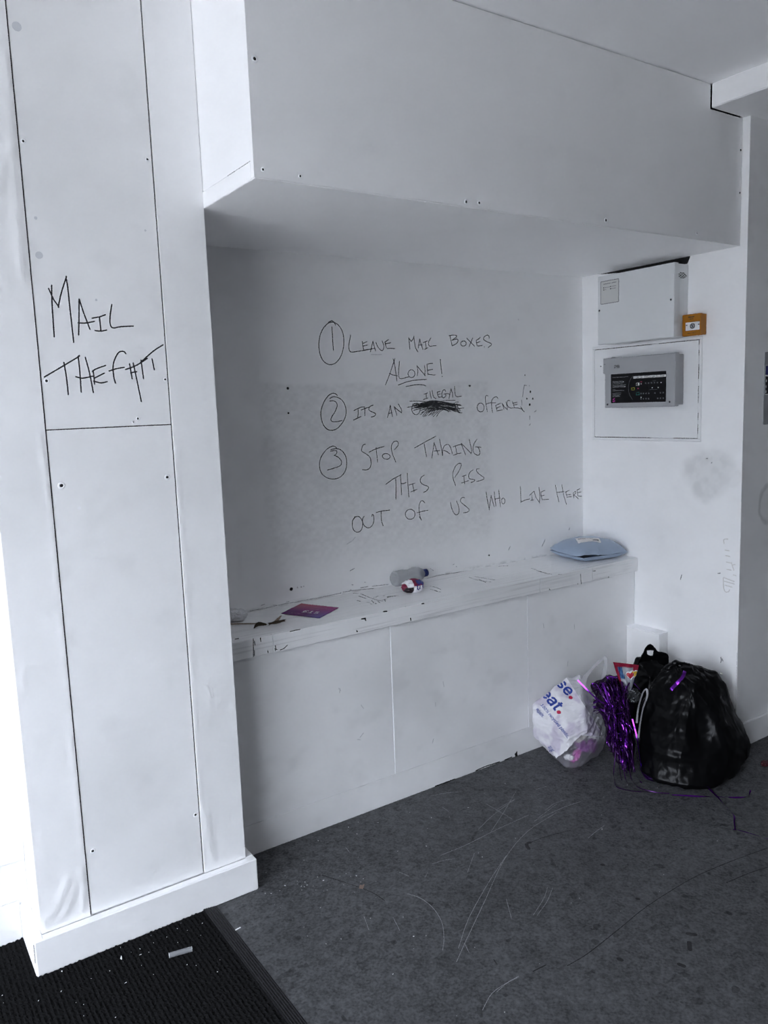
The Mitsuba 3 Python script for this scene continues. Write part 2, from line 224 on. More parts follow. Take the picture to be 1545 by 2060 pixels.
    ('circled 3', 0.0028, [[(-1.398, 1.34), (-1.407, 1.347), (-1.422, 1.347), (-1.446, 1.335), (-1.468, 1.311), (-1.478, 1.282), (-1.473, 1.251), (-1.452, 1.23), (-1.421, 1.22), (-1.388, 1.225), (-1.364, 1.246), (-1.355, 1.276), (-1.359, 1.307), (-1.376, 1.329), (-1.395, 1.337), (-1.411, 1.337), (-1.425, 1.335)], [(-1.426, 1.329), (-1.408, 1.331), (-1.398, 1.328), (-1.399, 1.319), (-1.409, 1.312), (-1.409, 1.312), (-1.395, 1.305), (-1.381, 1.292), (-1.379, 1.28), (-1.389, 1.268), (-1.443, 1.257)]]),
    ('STOP', 0.0028, [[(-1.264, 1.347), (-1.275, 1.344), (-1.282, 1.33), (-1.281, 1.319), (-1.265, 1.31), (-1.245, 1.294), (-1.24, 1.273), (-1.245, 1.254), (-1.261, 1.244), (-1.282, 1.246)], [(-1.248, 1.314), (-1.216, 1.325), (-1.173, 1.333)], [(-1.213, 1.331), (-1.211, 1.303), (-1.208, 1.272)], [(-1.173, 1.303), (-1.165, 1.303), (-1.158, 1.302), (-1.151, 1.298), (-1.147, 1.294), (-1.146, 1.289), (-1.148, 1.285), (-1.152, 1.282), (-1.159, 1.28), (-1.166, 1.28), (-1.173, 1.282), (-1.179, 1.286), (-1.183, 1.29), (-1.184, 1.294), (-1.182, 1.299), (-1.177, 1.302), (-1.171, 1.303)], [(-1.119, 1.266), (-1.134, 1.301), (-1.138, 1.33), (-1.128, 1.347), (-1.114, 1.351), (-1.103, 1.345), (-1.106, 1.331), (-1.123, 1.317)]]),
    ('OUT', 0.0028, [[(-1.324, 1.06), (-1.316, 1.061), (-1.308, 1.059), (-1.301, 1.053), (-1.296, 1.045), (-1.292, 1.036), (-1.292, 1.025), (-1.294, 1.015), (-1.298, 1.006), (-1.305, 1), (-1.312, 0.997), (-1.321, 0.9971), (-1.328, 1.001), (-1.335, 1.007), (-1.339, 1.016), (-1.342, 1.026), (-1.341, 1.036), (-1.339, 1.046), (-1.333, 1.053), (-1.327, 1.059), (-1.319, 1.061)], [(-1.334, 1.052), (-1.327, 1.06), (-1.319, 1.06)], [(-1.283, 1.057), (-1.29, 1.051), (-1.292, 1.037), (-1.284, 1.019), (-1.264, 1.008), (-1.246, 1.017), (-1.237, 1.036), (-1.238, 1.054), (-1.243, 1.062), (-1.246, 1.054)], [(-1.225, 1.067), (-1.193, 1.07), (-1.158, 1.07)], [(-1.2, 1.07), (-1.201, 1.044), (-1.199, 1.026), (-1.193, 1.009)]]),
    ('TAKING', 0.0028, [[(-1.021, 1.317), (-0.9699, 1.337), (-0.9075, 1.36)], [(-0.9701, 1.331), (-0.965, 1.304), (-0.9591, 1.276)], [(-0.9167, 1.334), (-0.924, 1.302), (-0.9314, 1.269)], [(-0.9167, 1.334), (-0.9073, 1.307), (-0.8957, 1.281)], [(-0.9188, 1.298), (-0.8867, 1.298)], [(-0.8871, 1.347), (-0.8799, 1.312), (-0.8728, 1.276)], [(-0.8728, 1.276), (-0.8711, 1.302), (-0.8609, 1.317), (-0.8438, 1.322), (-0.8313, 1.313), (-0.8234, 1.294), (-0.8196, 1.279)], [(-0.8678, 1.298), (-0.8511, 1.292), (-0.8336, 1.281)], [(-0.8143, 1.31), (-0.7905, 1.315), (-0.7687, 1.318)], [(-0.8014, 1.311), (-0.7938, 1.279)], [(-0.8142, 1.273), (-0.7917, 1.278), (-0.7699, 1.28)], [(-0.7686, 1.322), (-0.7584, 1.298), (-0.7448, 1.27)], [(-0.7686, 1.322), (-0.7431, 1.301), (-0.7151, 1.276), (-0.7151, 1.276), (-0.7091, 1.285), (-0.7163, 1.313), (-0.7222, 1.336)], [(-0.6779, 1.335), (-0.6939, 1.318), (-0.7026, 1.295), (-0.6952, 1.274), (-0.6753, 1.264), (-0.664, 1.269), (-0.6644, 1.284), (-0.6721, 1.298), (-0.6877, 1.302)], [(-0.6877, 1.302), (-0.6551, 1.298)]]),
    ('THIS', 0.0028, [[(-1.172, 1.178), (-1.134, 1.197), (-1.097, 1.21), (-1.097, 1.21), (-1.096, 1.178), (-1.095, 1.128)], [(-1.122, 1.198), (-1.122, 1.164), (-1.125, 1.112)], [(-1.062, 1.214), (-1.061, 1.175), (-1.058, 1.115)], [(-1.097, 1.176), (-1.085, 1.173), (-1.069, 1.177)], [(-1.055, 1.165), (-1.024, 1.17)], [(-1.037, 1.167), (-1.03, 1.134)], [(-1.048, 1.135), (-1.014, 1.143)], [(-0.9742, 1.2), (-0.9917, 1.191), (-0.9963, 1.176), (-0.9846, 1.162), (-0.9564, 1.15), (-0.9546, 1.141), (-0.9695, 1.13), (-0.981, 1.127)]]),
    ('PISS', 0.0028, [[(-0.8055, 1.141), (-0.8167, 1.168), (-0.8193, 1.195), (-0.8064, 1.221), (-0.7887, 1.234), (-0.7735, 1.235), (-0.7716, 1.225), (-0.7853, 1.202), (-0.8086, 1.177)], [(-0.7673, 1.177), (-0.7452, 1.182)], [(-0.7576, 1.179), (-0.7543, 1.144)], [(-0.7717, 1.149), (-0.7332, 1.156)], [(-0.7039, 1.202), (-0.7242, 1.191), (-0.7313, 1.174), (-0.7228, 1.163), (-0.6962, 1.157), (-0.7031, 1.15), (-0.7188, 1.146)], [(-0.6693, 1.204), (-0.6837, 1.203), (-0.6818, 1.191), (-0.6575, 1.172), (-0.6396, 1.16), (-0.6535, 1.153), (-0.6852, 1.148)]]),
    ('OF', 0.0028, [[(-1.058, 1.062), (-1.049, 1.062), (-1.041, 1.058), (-1.034, 1.053), (-1.03, 1.046), (-1.029, 1.038), (-1.031, 1.031), (-1.036, 1.025), (-1.043, 1.021), (-1.051, 1.02), (-1.06, 1.021), (-1.067, 1.024), (-1.074, 1.03), (-1.078, 1.037), (-1.079, 1.044), (-1.077, 1.051), (-1.072, 1.057), (-1.065, 1.061), (-1.057, 1.062)], [(-0.9774, 1.082), (-0.9832, 1.09), (-0.9955, 1.091), (-1.006, 1.075), (-1.007, 1.052), (-1.004, 1.029), (-0.9965, 1.01)], [(-1.018, 1.044), (-0.9889, 1.047), (-0.9601, 1.049)], [(-1.006, 1.025), (-0.9976, 1.012)]]),
    ('US', 0.0028, [[(-0.8371, 1.07), (-0.8294, 1.041), (-0.8171, 1.019), (-0.8043, 1.012), (-0.791, 1.02), (-0.7902, 1.043), (-0.8024, 1.072)], [(-0.7561, 1.082), (-0.7693, 1.085), (-0.7796, 1.076), (-0.7765, 1.064), (-0.7506, 1.044), (-0.7312, 1.027), (-0.7403, 1.018), (-0.7647, 1.017)]]),
    ('WHO', 0.0028, [[(-0.6306, 1.098), (-0.6247, 1.062), (-0.6142, 1.018), (-0.6142, 1.018), (-0.6077, 1.048), (-0.6013, 1.075), (-0.6013, 1.075), (-0.5932, 1.05), (-0.5839, 1.025)], [(-0.5823, 1.093), (-0.5784, 1.058), (-0.5734, 1.026)], [(-0.5541, 1.097), (-0.5509, 1.06), (-0.5458, 1.022)], [(-0.5784, 1.06), (-0.5461, 1.061)], [(-0.5321, 1.058), (-0.5274, 1.059), (-0.5229, 1.056), (-0.5196, 1.052), (-0.5181, 1.046), (-0.5187, 1.04), (-0.5213, 1.036), (-0.5254, 1.033), (-0.5301, 1.032), (-0.5345, 1.035), (-0.5378, 1.039), (-0.5393, 1.045), (-0.5387, 1.051), (-0.5361, 1.056), (-0.5321, 1.058)]]),
    ('LIVE', 0.0028, [[(-0.4211, 1.103), (-0.4187, 1.065), (-0.4175, 1.03), (-0.4175, 1.03), (-0.3897, 1.037), (-0.3617, 1.039)], [(-0.3627, 1.056), (-0.333, 1.073)], [(-0.3489, 1.058), (-0.345, 1.028)], [(-0.3574, 1.032), (-0.3368, 1.032)], [(-0.333, 1.073), (-0.3209, 1.042), (-0.2991, 1.017), (-0.2991, 1.017), (-0.2954, 1.049), (-0.3013, 1.087)], [(-0.2889, 1.062), (-0.286, 1.043), (-0.2798, 1.028)], [(-0.2901, 1.064), (-0.2632, 1.07)], [(-0.2891, 1.046), (-0.2667, 1.048)], [(-0.2798, 1.028), (-0.238, 1.025)]]),
    ('HERE', 0.0028, [[(-0.1917, 1.09), (-0.1823, 1.052), (-0.1676, 1.006)], [(-0.147, 1.087), (-0.1361, 1.038), (-0.1165, 0.9893)], [(-0.1823, 1.054), (-0.134, 1.052)], [(-0.1207, 1.049), (-0.1128, 1.027)], [(-0.1227, 1.049), (-0.0978, 1.055)], [(-0.1195, 1.036), (-0.0858, 1.034)], [(-0.1129, 1.023), (-0.0805, 1.023)], [(-0.0689, 1.039), (-0.0642, 1.017)], [(-0.0689, 1.039), (-0.0531, 1.047), (-0.0505, 1.038), (-0.0655, 1.029)], [(-0.0621, 1.029), (-0.0315, 1.008)], [(-0.0415, 1.051), (-0.0348, 1.022)], [(-0.0415, 1.052), (-0.0209, 1.057)], [(-0.0382, 1.038), (-0.012, 1.04)], [(-0.0362, 1.022), (-0.0073, 1.018)]]),
]
FLOOR_MARKS = [
    ('white', 0.0022, [[(-1.48, -0.7016), (-1.377, -0.7053), (-1.228, -0.6962), (-1.065, -0.6931)], [(-1.274, -0.6554), (-1.163, -0.6129), (-1.028, -0.5793)], [(-1.251, -0.6952), (-1.118, -0.6196), (-0.9831, -0.5373)], [(-1.762, -1.128), (-1.677, -1.072), (-1.517, -0.9693), (-1.331, -0.8498), (-1.152, -0.7722), (-0.9731, -0.7425)], [(-1.724, -1.09), (-1.614, -1.006), (-1.444, -0.9062), (-1.309, -0.8363)], [(-1.08, -0.7362), (-1.005, -0.7173), (-0.9291, -0.7006)], [(-1.692, -0.8041), (-1.674, -0.8438), (-1.671, -0.9023), (-1.69, -0.9715), (-1.729, -1.032), (-1.764, -1.07)], [(-1.82, -1.3), (-1.764, -1.272), (-1.71, -1.267), (-1.666, -1.268)], [(-1.597, -0.7685), (-1.573, -0.7514)], [(-1.533, -0.7238), (-1.488, -0.7318), (-1.456, -0.7461)], [(-1.471, -0.8297), (-1.424, -0.7929), (-1.383, -0.7606)], [(-1.86, -0.819), (-1.88, -0.8737)], [(-1.792, -0.8707), (-1.81, -0.9291)], [(-1.698, -1.088), (-1.711, -1.119)], [(-1.459, -1.112), (-1.379, -1.075), (-1.328, -1.042)], [(-1.45, -1.119), (-1.377, -1.089), (-1.316, -1.052)], [(-1.708, -0.4652), (-1.714, -0.5008)], [(-1.261, -0.3599), (-1.197, -0.379), (-1.148, -0.4072)], [(-1.278, -0.4559), (-1.279, -0.4937)], [(-1.133, -0.5403), (-1.132, -0.6776)], [(-1.468, -1.007), (-1.519, -1.084)], [(-1.646, -0.6955), (-1.634, -0.7332)], [(-1.08, -0.7366), (-0.9994, -0.7329), (-0.9172, -0.7329), (-0.8423, -0.7419)], [(-0.9938, -0.7054), (-0.9285, -0.691), (-0.8813, -0.6995)], [(-1.015, -0.9289), (-0.9664, -0.9172), (-0.9113, -0.9089)], [(-1.749, -1.275), (-1.706, -1.268), (-1.668, -1.271)], [(-0.9102, -0.5722), (-0.8554, -0.5793)], [(-1.128, -0.5919), (-1.021, -0.5764)]]),
    ('black', 0.003, [[(-1.854, -0.5571), (-1.801, -0.6671), (-1.775, -0.7339), (-1.767, -0.7895)], [(-1.622, -1.277), (-1.581, -1.28)], [(-1.676, -1.182), (-1.681, -1.198)], [(-1.535, -1.317), (-1.454, -1.317), (-1.306, -1.301), (-1.158, -1.284), (-0.9486, -1.28), (-0.7877, -1.296), (-0.5966, -1.328)], [(-1.624, -1.278), (-1.579, -1.281)], [(-0.8098, -1.112), (-0.7937, -1.119)], [(-0.8743, -1.357), (-0.7666, -1.372), (-0.6995, -1.388)], [(-1.193, -0.8262), (-1.107, -0.8368), (-1.024, -0.8576)]]),
    ('smudge', 0.012, [[(-1.208, -0.8278), (-1.216, -0.8386), (-1.221, -0.8522)], [(-1.198, -0.8252), (-1.191, -0.8273)], [(-1.173, -1.43), (-1.161, -1.444)], [(-1.202, -1.454), (-1.225, -1.472)], [(-1.101, -1.063), (-1.099, -1.065)], [(-1.407, -1.382), (-1.405, -1.388)], [(-1.297, -1.49), (-1.293, -1.501)], [(-1.156, -1.244), (-1.155, -1.246)]]),
]
LEDGE_TOP_CHIPS = [(0.003, [[(-1.3409, -0.0409), (-1.3502, -0.1394), (-1.345, -0.2056)], [(-1.3596, -0.0125), (-1.3478, -0.0301)], [(-1.3684, -0.0698), (-1.367, -0.1239)], [(-1.3988, -0.1765), (-1.3944, -0.1865)], [(-1.4013, -0.2039), (-1.3975, -0.2114)], [(-1.3685, -0.1638), (-1.3836, -0.2003)], [(-1.3836, -0.2102), (-1.3835, -0.2201)], [(-1.3588, -0.193), (-1.3641, -0.2141)], [(-1.2974, -0.1353), (-1.2873, -0.1339)], [(-1.3354, -0.188), (-1.3183, -0.1894)], [(-1.3181, -0.1792), (-1.3381, -0.2119)], [(-1.2994, -0.1652), (-1.2607, -0.1691)], [(-1.2891, -0.1535), (-1.2617, -0.1639)], [(-1.2562, -0.1626), (-1.2505, -0.1743)], [(-1.3216, -0.1236), (-1.3128, -0.1275)], [(-1.3373, -0.1303), (-1.3277, -0.1328)], [(-1.0601, -0.1314), (-1.0533, -0.1613), (-1.0598, -0.2013)], [(-1.0898, -0.1733), (-1.0866, -0.2102)], [(-1.0908, -0.2219), (-1.0884, -0.2375)], [(-1.0922, -0.205), (-1.0908, -0.2219)], [(-1.4117, -0.1242), (-1.4087, -0.1473)], [(-1.2855, 0.0092), (-1.254, -0.004)], [(-1.399, -0.3295), (-1.3649, -0.3177), (-1.3257, -0.3306)], [(-1.2922, -0.1613), (-1.2783, -0.1678)]]), (0.0025, [[(-0.8343, -0.1114), (-0.8436, -0.1761), (-0.8258, -0.2428)], [(-0.8066, -0.1153), (-0.7892, -0.2277)], [(-0.829, -0.1682), (-0.8458, -0.231)], [(-0.5905, -0.0266), (-0.551, -0.048)], [(-0.5138, -0.1601), (-0.544, -0.2905), (-0.5141, -0.3421)], [(-0.5377, -0.2182), (-0.5402, -0.2787)]])]
LEDGE_FRONT_CHIPS = [(0.006, [[(-1.5214, 0.7445), (-1.5058, 0.7438)], [(-1.5079, 0.7441), (-1.5054, 0.7365)], [(-1.4266, 0.7544), (-1.4122, 0.7533)], [(-1.2523, 0.7537), (-1.2432, 0.7528)], [(-1.3067, 0.7069), (-1.3061, 0.7001)], [(-1.5446, 0.7049), (-1.5423, 0.7023)]]), (0.003, [[(-1.9435, 0.7566), (-1.9463, 0.6971)], [(-1.9398, 0.7475), (-1.939, 0.7329)], [(-1.9419, 0.7155), (-1.9429, 0.6988)], [(-1.9178, 0.7539), (-1.9173, 0.7405)], [(-1.9184, 0.7516), (-1.9177, 0.743)], [(-1.8079, 0.7541), (-1.789, 0.7547), (-1.7701, 0.7542)], [(-2.0072, 0.7677), (-1.9949, 0.7669)], [(-1.8657, 0.7167), (-1.8649, 0.7079)], [(-1.8685, 0.7062), (-1.8593, 0.7019)], [(-1.8652, 0.7043), (-1.8668, 0.6997)], [(-1.8484, 0.6984), (-1.835, 0.7005), (-1.8212, 0.7092)], [(-1.8945, 0.7056), (-1.8935, 0.698)]]), (0.003, [[(-0.3856, 0.7366), (-0.3848, 0.7159), (-0.3813, 0.6916)], [(-0.2044, 0.6961), (-0.1996, 0.6937)], [(-0.2053, 0.6946), (-0.2034, 0.6923)], [(-0.5788, 0.7), (-0.5746, 0.6962)], [(-0.5775, 0.7013), (-0.5759, 0.6958)], [(-0.3074, 0.7375), (-0.2889, 0.7363)], [(-0.4042, 0.6968), (-0.4028, 0.6934)]])]
WALL_FOOT_DIRT = [(0.004, [[(-1.5129, 0.7593), (-1.4603, 0.7602), (-1.4067, 0.7618)], [(-1.3976, 0.7635), (-1.3521, 0.762), (-1.3152, 0.7599), (-1.252, 0.7549)], [(-1.3656, 0.7662), (-1.3588, 0.7659)], [(-1.3148, 0.7679), (-1.2774, 0.7671)], [(-1.2586, 0.7649), (-1.2206, 0.7628), (-1.1771, 0.7599)], [(-0.9758, 0.7533), (-0.9125, 0.7584), (-0.8317, 0.7561), (-0.7517, 0.7536)], [(-0.956, 0.7948), (-0.9525, 0.7913)], [(-0.9458, 0.7869), (-0.9422, 0.7838)], [(-0.8305, 0.7936), (-0.8239, 0.7948)], [(-0.8145, 0.7826), (-0.8118, 0.7809)], [(-1.2952, 0.7876), (-1.2897, 0.7859)], [(-1.3554, 0.7876), (-1.35, 0.7851)]]), (0.003, [[(-1.8041, 0.759), (-1.7696, 0.7583), (-1.7521, 0.7592)], [(-1.7464, 0.7577), (-1.711, 0.7588), (-1.651, 0.7608), (-1.6053, 0.7584)], [(-1.7572, 0.771), (-1.7424, 0.7739)], [(-1.7137, 0.7634), (-1.693, 0.762)], [(-1.6506, 0.7663), (-1.6386, 0.7656)], [(-1.6052, 0.7598), (-1.5586, 0.7603), (-1.5129, 0.7596)]])]
SOCKET_GHOST = [(0.003, [[(-0.3864, 1.5651), (-0.3933, 1.5448), (-0.3993, 1.5134)], [(-0.3875, 1.5656), (-0.382, 1.566)], [(-0.3784, 1.5649), (-0.3729, 1.5648)], [(-0.3583, 1.563), (-0.3546, 1.5624)], [(-0.3251, 1.4411), (-0.3138, 1.4479)], [(-0.3551, 1.4249), (-0.3561, 1.409)], [(-0.3576, 1.3824), (-0.3527, 1.3875)], [(-0.4058, 1.4979), (-0.4036, 1.4768)]])]
PILLAR_HOLES = [(-2.5382, -0.4739, 2.1801), (-2.2283, -0.4739, 2.1784), (-2.5356, -0.4739, 1.5933), (-2.2231, -0.4739, 1.5932), (-2.3209, -0.4739, 1.4785), (-2.3079, -0.4739, 1.4875), (-2.5227, -0.4739, 1.3206), (-2.2379, -0.4739, 1.3197), (-2.5286, -0.4739, 0.2908), (-2.2273, -0.4739, 0.2972)]
PILLAR_DOTS = [(-2.5286, -0.4739, 2.447), (-2.5256, -0.4739, 1.9073), (-2.5257, -0.4739, 1.998), (-2.2481, -0.4739, 1.9924), (-2.3936, -0.4739, 1.8026), (-2.3422, -0.4739, 1.6833), (-2.4261, -0.4739, 1.1568), (-2.369, -0.4739, 0.8161), (-2.4828, -0.4739, 1.2571), (-2.5692, -0.4739, 0.1447)]
BULK_HOLES = [(-2.0594, -0.8077, 2.346), (-2.0529, -0.8077, 2.0895), (-1.9485, -0.8077, 2.0871), (-1.397, -0.8077, 2.0826), (-1.347, -0.8077, 2.0852), (-0.7852, -0.8077, 2.0886), (-0.2813, -0.8077, 2.0901)]
BULK_SIDE_HOLES = [(0.0, -0.7934, 2.4216), (0.0, -0.7974, 2.2639)]
BACK_HOLES = [(-1.5973, 0.0, 1.5746), (-1.6006, 0.0, 1.4827), (-0.7129, 0.0, 1.5688), (-0.3496, 0.0, 1.5355), (-0.3721, 0.0, 1.5043), (-0.3342, 0.0, 1.5033), (-0.3553, 0.0, 1.4766), (-1.6274, 0.0, 0.8135), (-0.62, 0.0, 0.8064), (-0.3828, 0.0, 1.6112)]
PATCH = [(-1.7111, 0.0, 1.6018), (-0.5972, 0.0, 1.6059), (-0.6096, 0.0, 1.1052), (-1.7201, 0.0, 0.8765), (-0.9303, 0.0, 1.5745), (-0.7603, 0.0, 1.3903)]
STAIN = [(0.0, -0.5898, 1.2402), (0.0, -0.7633, 1.2762), (0.0, -0.8008, 1.0942), (0.0, -0.6535, 1.0413), (0.0, -0.6733, 1.2282), (0.0, -0.7204, 1.1822)]
HANDMARK = [(0.0, -0.7612, 0.8828), (0.0, -0.8283, 0.8745), (0.0, -0.7692, 0.8312), (0.0, -0.7794, 0.7799), (0.0, -0.7982, 0.7449), (0.0, -0.7716, 0.7257), (0.0, -0.7841, 0.6747), (0.0, -0.7658, 0.3795), (0.0, -0.5367, 0.676), (0.0, -0.819, 0.8068)]

# ---------------------------------------------------------------- shared materials
def paint_tone(p, dirt=0.05, seed=0.0):
    a = fbm(p.x * 2.3 + seed, p.y * 2.3, p.z * 2.3, 4)
    b = fbm(p.x * 11 + seed, p.y * 11, p.z * 11 + 3, 3)
    return 1.0 - dirt * smoothstep(0.45, 0.8, a) - 0.6 * dirt * smoothstep(0.55, 0.85, b)


WHITE = (0.79, 0.79, 0.792)


def f_paint(p, n, uv):
    return mi.Color3f(WHITE) * paint_tone(p)


def f_peel(p, n, uv):
    """Roller texture of the paint, metres."""
    return 0.0006 * fbm(p.x * 95, p.y * 95, p.z * 95, 3) + 0.0012 * fbm(p.x * 13, p.y * 13, p.z * 9, 2)


def painted(col, r=0.42, bump=f_peel, spec=0.45):
    return {'type': 'twosided', 'bsdf': {'type': 'bumpmap', 'arbitrary': proc(bump, 0.0015), 'scale': 1.0,
            'bsdf': {'type': 'principled', 'base_color': proc(col) if callable(col) else {'type': 'rgb', 'value': list(col)}, 'roughness': r, 'specular': spec}}}


scene['m_paint'] = painted(f_paint)
scene['m_ceiling'] = rough((0.78, 0.78, 0.785), 0.8)
scene['m_far'] = rough((0.25, 0.25, 0.25), 0.8)
scene['m_ink'] = rough((0.006, 0.006, 0.008), 0.5)
scene['m_dark'] = rough((0.004, 0.004, 0.005), 0.8)
scene['m_rim'] = rough((0.82, 0.82, 0.84), 0.4)

# ---------------------------------------------------------------- the room
Z_CEIL, Z_BULK, Y_BULK, X_PR, X_PL, Y_P = 2.628, 2.066, -0.8077, -2.0778, -2.6795, -0.4739
Y_REC, Y_RW, X_BEAM, Z_BEAM = -0.288, -0.838, -0.2089, 2.5411
XG1, XG2, Z_BASE, BB, Z_JOINT = -2.5489, -2.2144, 0.1041, 0.0265, 1.4672
X_WIN = -4.3


def f_floor(p, n, uv):
    a = fbm(p.x * 45, p.y * 45, 0, 4)
    b = fbm(p.x * 170 + 7, p.y * 170, 1, 3)
    c = fbm(p.x * 4 + 3, p.y * 4, 2, 3)
    v = 0.057 + 0.045 * (a - 0.5) + 0.060 * (b - 0.5) + 0.016 * (c - 0.5)
    w = fbm(p.x * 9 + 31, p.y * 9 + 5, 4, 4)
    w2 = fbm(p.x * 27 + 11, p.y * 27 + 5, 9, 3)
    v = v * (1 - 0.14 * smoothstep(0.58, 0.72, w)) * (1 - 0.40 * smoothstep(0.74, 0.80, w2))
    return mi.Color3f(0.97, 1.0, 1.05) * dr.maximum(v, 0.01)


scene['m_floor'] = rough(proc(f_floor), 0.5, specular=0.3)


def f_back(p, n, uv):
    t = paint_tone(p, 0.05)
    wob = 0.03 * (fbm(p.x * 7, 1, p.z * 7, 3) - 0.5)
    x, z = p.x + wob, p.z + wob
    inside = smoothstep(-1.73, -1.69, x) * (1 - smoothstep(-0.63, -0.57, x)) * smoothstep(0.80, 1.0, z) * (1 - smoothstep(1.585, 1.605, z + 0.02 * noise(p.x * 3, 0, 0)))
    m = fbm(p.x * 60, 4, p.z * 60, 3)
    inner = smoothstep(-0.94, -0.925, x) * (1 - smoothstep(-0.77, -0.755, x)) * smoothstep(1.385, 1.40, z) * (1 - smoothstep(1.57, 1.58, z))
    t = t * (1 - inside * (0.085 + 0.08 * (m - 0.5) * 2)) * (1 - 0.05 * inner)
    foot = (1 - smoothstep(0.755, 0.775, p.z)) * smoothstep(0.45, 0.7, fbm(p.x * 30, 2, p.z * 40, 3))
    return mi.Color3f(WHITE) * t * (1 - 0.25 * foot)


def blob(y, z, cy, cz, ry, rz):
    return 1 - smoothstep(0.55, 1.15, dr.sqrt(dr.square((y - cy) / ry) + dr.square((z - cz) / rz)))


def f_right(p, n, uv):
    t = paint_tone(p, 0.045, 5)
    q = 0.05 * (fbm(p.y * 12, 3, p.z * 12, 3) - 0.5)
    y, z = p.y + q, p.z + q
    s = dr.maximum(blob(y, z, -0.69, 1.175, 0.135, 0.105), blob(y, z, -0.675, 1.105, 0.075, 0.075))
    s = dr.maximum(s, 0.5 * blob(y, z, -0.80, 1.15, 0.05, 0.05))
    m = 0.6 + 0.4 * smoothstep(0.35, 0.7, fbm(p.y * 25, 7, p.z * 22, 3))
    return mi.Color3f(WHITE) * t * (1 - 0.20 * s * m)


def f_end(p, n, uv):
    t = paint_tone(p, 0.10, 9)
    d = dr.sqrt(dr.square((p.x - 0.20) / 0.075) + dr.square((p.z - 1.03) / 0.085)) + 0.25 * (fbm(p.x * 25, 0, p.z * 25, 3) - 0.5)
    ring = smoothstep(0.7, 0.95, d) * (1 - smoothstep(0.98, 1.12, d))
    return mi.Color3f(WHITE) * 0.97 * t * (1 - 0.22 * ring - 0.07 * (1 - smoothstep(0.9, 1.0, d)))


scene['m_back'] = painted(f_back)
scene['m_right'] = painted(f_right, 0.5)
scene['m_end'] = painted(f_end, 0.5)

fl = struct('floor', bx(X_WIN, 2.2, -5.0, 0.15, -0.08, 0.0), 'm_floor', 'dark grey flecked vinyl floor')
struct('ceiling', bx(X_WIN - .15, 2.2, -5.0, 0.15, Z_CEIL, Z_CEIL + 0.1), 'm_ceiling', 'white ceiling')
wb = struct('wall_back', bx(X_PR - 0.02, 0.0, 0.0, 0.15, 0, Z_CEIL), 'm_back', 'white back wall of the alcove covered in handwriting')
wr = struct('wall_right', bx(0.0, 0.12, Y_RW + .002, 0.15, 0, Z_CEIL), 'm_right', 'white return wall with the alarm boxes')
we = struct('wall_front_right', bx(0.0, 2.2, Y_RW, Y_RW + 0.002, 0, Z_CEIL), 'm_end', 'shaded wall right of the corner')
wc = struct('wall_recess', bx(X_WIN, X_PL + 0.03, Y_REC, Y_REC + 0.12, 0, Z_CEIL), 'm_paint', 'bright daylit wall left of the pillar')
struct('wall_far_right', bx(2.2, 2.35, -5.0, Y_RW, 0, Z_CEIL), 'm_far')
struct('wall_behind', bx(X_WIN - .15, 2.35, -5.15, -5.0, 0, Z_CEIL), 'm_far')

# glazed entrance on the left, a paved street outside
WY0, WY1, WZ1 = -3.6, -0.85, 2.30
struct('wall_left', cat(bx(X_WIN - .15, X_WIN, -5.0, WY0, 0, Z_CEIL), bx(X_WIN - .15, X_WIN, WY1, Y_REC + .12, 0, Z_CEIL), bx(X_WIN - .15, X_WIN, WY0, WY1, WZ1, Z_CEIL)), 'm_ceiling')
scene['m_pane'] = {'type': 'thindielectric'}
scene['m_frame'] = rough((0.6, 0.61, 0.63), 0.4)
w1 = struct('window_1', None, None, 'glazed shopfront beside the entrance')
for a in ((WY0, WY0 + .05, 0, WZ1), (WY1 - .05, WY1, 0, WZ1), (-2.35, -2.30, 0, WZ1), (WY0 + .05, WY1 - .05, WZ1 - .05, WZ1), (WY0 + .05, WY1 - .05, 0, .06)):
    obj('frame_bar', bx(X_WIN - .1, X_WIN - .04, a[0], a[1], a[2], a[3], .004), 'm_frame', w1)
for a, b in ((WY0 + .05, -2.35), (-2.30, WY1 - .05)):
    x = X_WIN - .07
    obj('pane', trimesh.Trimesh([[x, a, .06], [x, b, .06], [x, b, WZ1 - .05], [x, a, WZ1 - .05]], [[0, 1, 2], [0, 2, 3]], process=False), 'm_pane', w1)
scene['m_pavement'] = rough((0.36, 0.35, 0.335), 0.9)
struct('pavement', bx(-30, X_WIN - .15, -30, 30, -0.12, -0.02), 'm_pavement', 'pale paving outside the entrance')

# ---- pillar: boarded column with a panel between two papered strips
pi = struct('pillar', bx(X_PL, X_PR, Y_P + .012, 0.12, 0, Z_CEIL), 'm_paint', 'boxed-in white pillar')
WRINKLES = [  # bubbled paper on the strip, (x, z) lines with height and width
    ([(-2.683, .135), (-2.64, .16), (-2.60, .235)], .0035, .012), ([(-2.67, .12), (-2.62, .135), (-2.575, .23)], .003, .010), ([(-2.562, .25), (-2.563, .19), (-2.57, .13)], .003, .007),
    ([(-2.565, 1.46), (-2.556, 1.30), (-2.556, 1.05)], .002, .005), ([(-2.60, .845), (-2.655, .855), (-2.665, .80)], .002, .005),
    ([(-2.56, 2.42), (-2.595, 2.445)], .003, .006), ([(-2.560, 2.16), (-2.585, 2.13), (-2.60, 2.06)], .003, .006), ([(-2.558, 2.38), (-2.565, 2.2), (-2.57, 2.0), (-2.57, 1.85)], .003, .012),
    ([(-2.556, .98), (-2.556, .7), (-2.557, .45), (-2.557, .30)], .0015, .005)]


